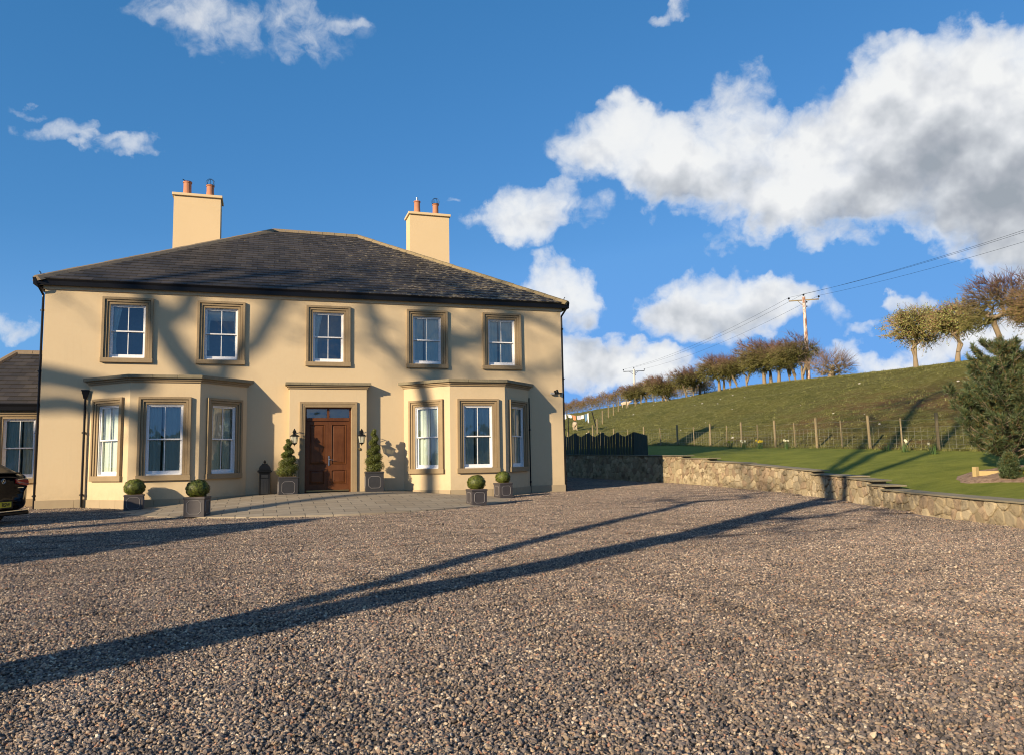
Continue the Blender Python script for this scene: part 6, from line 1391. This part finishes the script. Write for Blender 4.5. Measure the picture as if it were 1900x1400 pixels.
# ------------------------------------------------------------------ bare trees and an added shadow-casting cone behind the viewer, whose shadows fall across the drive and the house
S_ = Vector((-math.sin(R(SUN_AZ)), -math.cos(R(SUN_AZ)), math.tan(R(SUN_EL))))      # towards the sun per metre of ground
def tree_from_shadow(lines, L, jy=0):
    """limbs given where their shadows fall on the facade plane (x, y, z); L is how far back along the sun the limb stands"""
    return [[tuple(Vector(p) + S_ * (L + random.Random(i * 7 + k).uniform(-jy, jy))) for k, p in enumerate(ln)] for i, ln in enumerate(lines)]
def shadow_tree(name, label, base, limbs, r_tr, envs, n_t, seed, tip=.012, twigs=2, tw=(.4, 1.0), buds=0, step=.6, limb=.15):
    b = Vector(base); loc = lambda ln: [tuple(Vector(p) - b) for p in ln]
    def env(r, n):
        k = [int(n * w) for (_, w) in envs]; return np.concatenate([f(r, q) for (f, _), q in zip(envs, k)]) - np.array(base)
    n_eff = sum(int(n_t * w) for _, w in envs)
    return make_tree(name, label, base, [loc(l) for l in limbs], r_tr, env, n_eff, seed, twigs=twigs, tw_len=tw, sweep=(0, 0, .3), tip=tip, buds=buds, step=step, limb=limb, group='tall bare trees along the approach', rtw=.5)
LB_ = 38.0
limbsB = tree_from_shadow([[(-12, 0, 1.5), (-10.6, 0, 2.7), (-9, 0, 3.3), (-7.9, 0, 3.45), (-6.3, 0, 3.2), (-5.0, -1, 2.95), (-4.1, -.5, 3.3), (-4.4, 0, 4.2), (-4.84, 0, 5.0), (-5.3, 0, 6.2), (-5.5, 0, 8.2)], [(-4.1, -.5, 3.3), (-3.1, 0, 3.9), (-2.2, 0, 4.7), (-1.5, 0, 5.8), (-.9, 0, 7.6)],
    [(-4.84, 0, 5.0), (-4.2, 0, 5.5), (-3.9, 0, 6.6), (-3.7, 0, 8.5)], [(-10.6, 0, 2.7), (-9, 0, 2.75), (-7.2, 0, 2.75), (-6.0, -.5, 2.5), (-5.1, -1.24, 2.2), (-4.7, -1.24, 1.2), (-4.9, -1.24, .5)], [(-5.1, -1.24, 2.2), (-4.4, -1.24, 2.3), (-3.9, -1.24, 1.6)]], LB_)
baseB = Vector((-12, 0, 1.5)) + S_ * LB_; baseB = (baseB.x - .1, baseB.y - .1, -.5)
limbsB[0] = [baseB, (baseB[0] + .05, baseB[1], 5)] + limbsB[0]
cB = Vector((-4.2, 0, 7.0)) + S_ * LB_; cB2 = Vector((-4.5, -1.24, 1.7)) + S_ * LB_
shadow_tree('ash_tree', 'tall bare ash behind the viewer whose forked shadow falls on the house', baseB, limbsB, .42, [(ellip(cB.x, cB.y, cB.z, 3.6, 3.6, 2.6, .2), .6), (ellip(cB2.x, cB2.y, cB2.z, .75, .75, .95, 0), .4)], 110, 81, tip=.02, limb=.17)
LC = 42.0; pC = Vector((2.65, -1.0, 1.0)) + S_ * LC
limbsC = tree_from_shadow([[(2.65, -1, .0), (2.6, -1, 2.0), (2.7, -.5, 3.6), (3.3, 0, 5.2), (4.0, 0, 7.0)], [(2.7, -.5, 3.4), (1.6, 0, 4.8), (1.0, 0, 6.6)], [(3.0, 0, 4.4), (4.8, 0, 4.9), (6.2, 0, 5.9)], [(3.3, 0, 5.2), (2.8, 0, 7.0)]], LC)
baseC = (pC.x, pC.y - .1, -.6); limbsC[0] = [baseC, (pC.x + .1, pC.y, 6)] + limbsC[0]
cC = Vector((4.2, 0, 5.9)) + S_ * LC
shadow_tree('ash_tree', 'farther bare ash behind the viewer with a wide fine crown', baseC, limbsC, .25, [(ellip(cC.x, cC.y, cC.z, 4.6, 4.6, 2.6, .15), 1.0)], 230, 82, tip=.03, tw=(.6, 1.4), twigs=3, limb=.12)
def added_wood_belt():  # unseen belt, added to block low sky and darken fill and window reflections
    r = np.random.default_rng(6); n = 30000; q = r.random(n); x = -30 + 130 * q; y = -78 + 22 * q + r.uniform(-5, 5, n); hh = 5.2 + 1.5 * np.sin(x * .21) + 1.0 * np.sin(x * .57 + 1) + .8 * np.sin(x * 1.7); z = hh * r.random(n) ** .7 - 1
    Nn = r.normal(0, 1, (n, 3)); Nn /= np.linalg.norm(Nn, axis=1, keepdims=True); V, Fq, tt = leaf_shell((np.stack([x, y, z], 1), Nn), .75, 8); o = np_mesh('added_wood', V, Fq, M_BOX, tint=tt); tag(o, 'dark wood added unseen behind the drive to block low sky', 'wood', kind='stuff')
added_wood_belt()
# twin-trunked tree whose two trunk shadows run up the drive
baseA = (-11.2, -22.9, -.62)
A1 = [(-11.15, -22.9, 2.0), (-11.12, -22.33, 3.2), (-11.46, -21.05, 5.16), (-11.85, -20.65, 6.3)]
A2 = [baseA, (-11.2, -22.9, .8), (-11.12, -22.93, 3.2), (-11.15, -22.9, 6.2), (-11.13, -21.9, 9.5), (-11.0, -21.2, 14.5), (-11.2, -20.8, 18.5)]
A3 = [(-11.1, -22.3, 8.2), (-10.2, -22.8, 11.5), (-9.8, -22.9, 16.0)]
A4 = [(-11.05, -21.9, 9.6), (-12.3, -21.0, 13.5), (-13.2, -20.6, 16.5)]
shadow_tree('sycamore_tree', 'twin-trunked bare tree beside the drive behind the viewer', baseA, [A2, A1, A3, A4], .36, [(ellip(-11.0, -21.2, 17.5, 5.0, 5.0, 5.5, .1), .62), (ellip(-13.2, -19.3, 9.8, 2.2, 2.2, 2.2, .2), .18), (ellip(-12.6, -25.2, 8.6, 2.4, 1.6, 2.2, .1), .12)], 540, 83, tip=.018, twigs=3)
def shadow_cone(loc, h, r0, label, seed):  # stand-in for an unknown caster, shaped to give the tapering shadow at left
    t = thing('shadow_caster_cone', label, 'tree', loc); r = np.random.default_rng(seed); n = 16000; q = r.random(n) ** .55; a = r.uniform(0, 6.28, n); z = h * (1 - q); rad = r0 * q ** .9 * (1 - .25 * r.random(n) ** 2) * (1 + .06 * np.sin(a * 5 + z * 3)); P = np.stack([rad * np.cos(a), rad * np.sin(a), z + .15], 1); Nn = np.stack([np.cos(a), np.sin(a), np.full(n, .3)], 1)
    V, Fq, tt = leaf_shell((P, Nn), .10, seed); np_mesh('foliage', V, Fq, M_BOX, t, tint=tt)
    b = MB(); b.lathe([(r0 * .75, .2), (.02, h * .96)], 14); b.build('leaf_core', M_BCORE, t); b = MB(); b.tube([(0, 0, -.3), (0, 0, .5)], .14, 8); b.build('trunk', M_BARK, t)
shadow_cone((-14.4, -15.2, -.5), 5.6, 4.3, 'unseen leafy cone beyond the left edge of the drive, added to cast a shadow', 91)
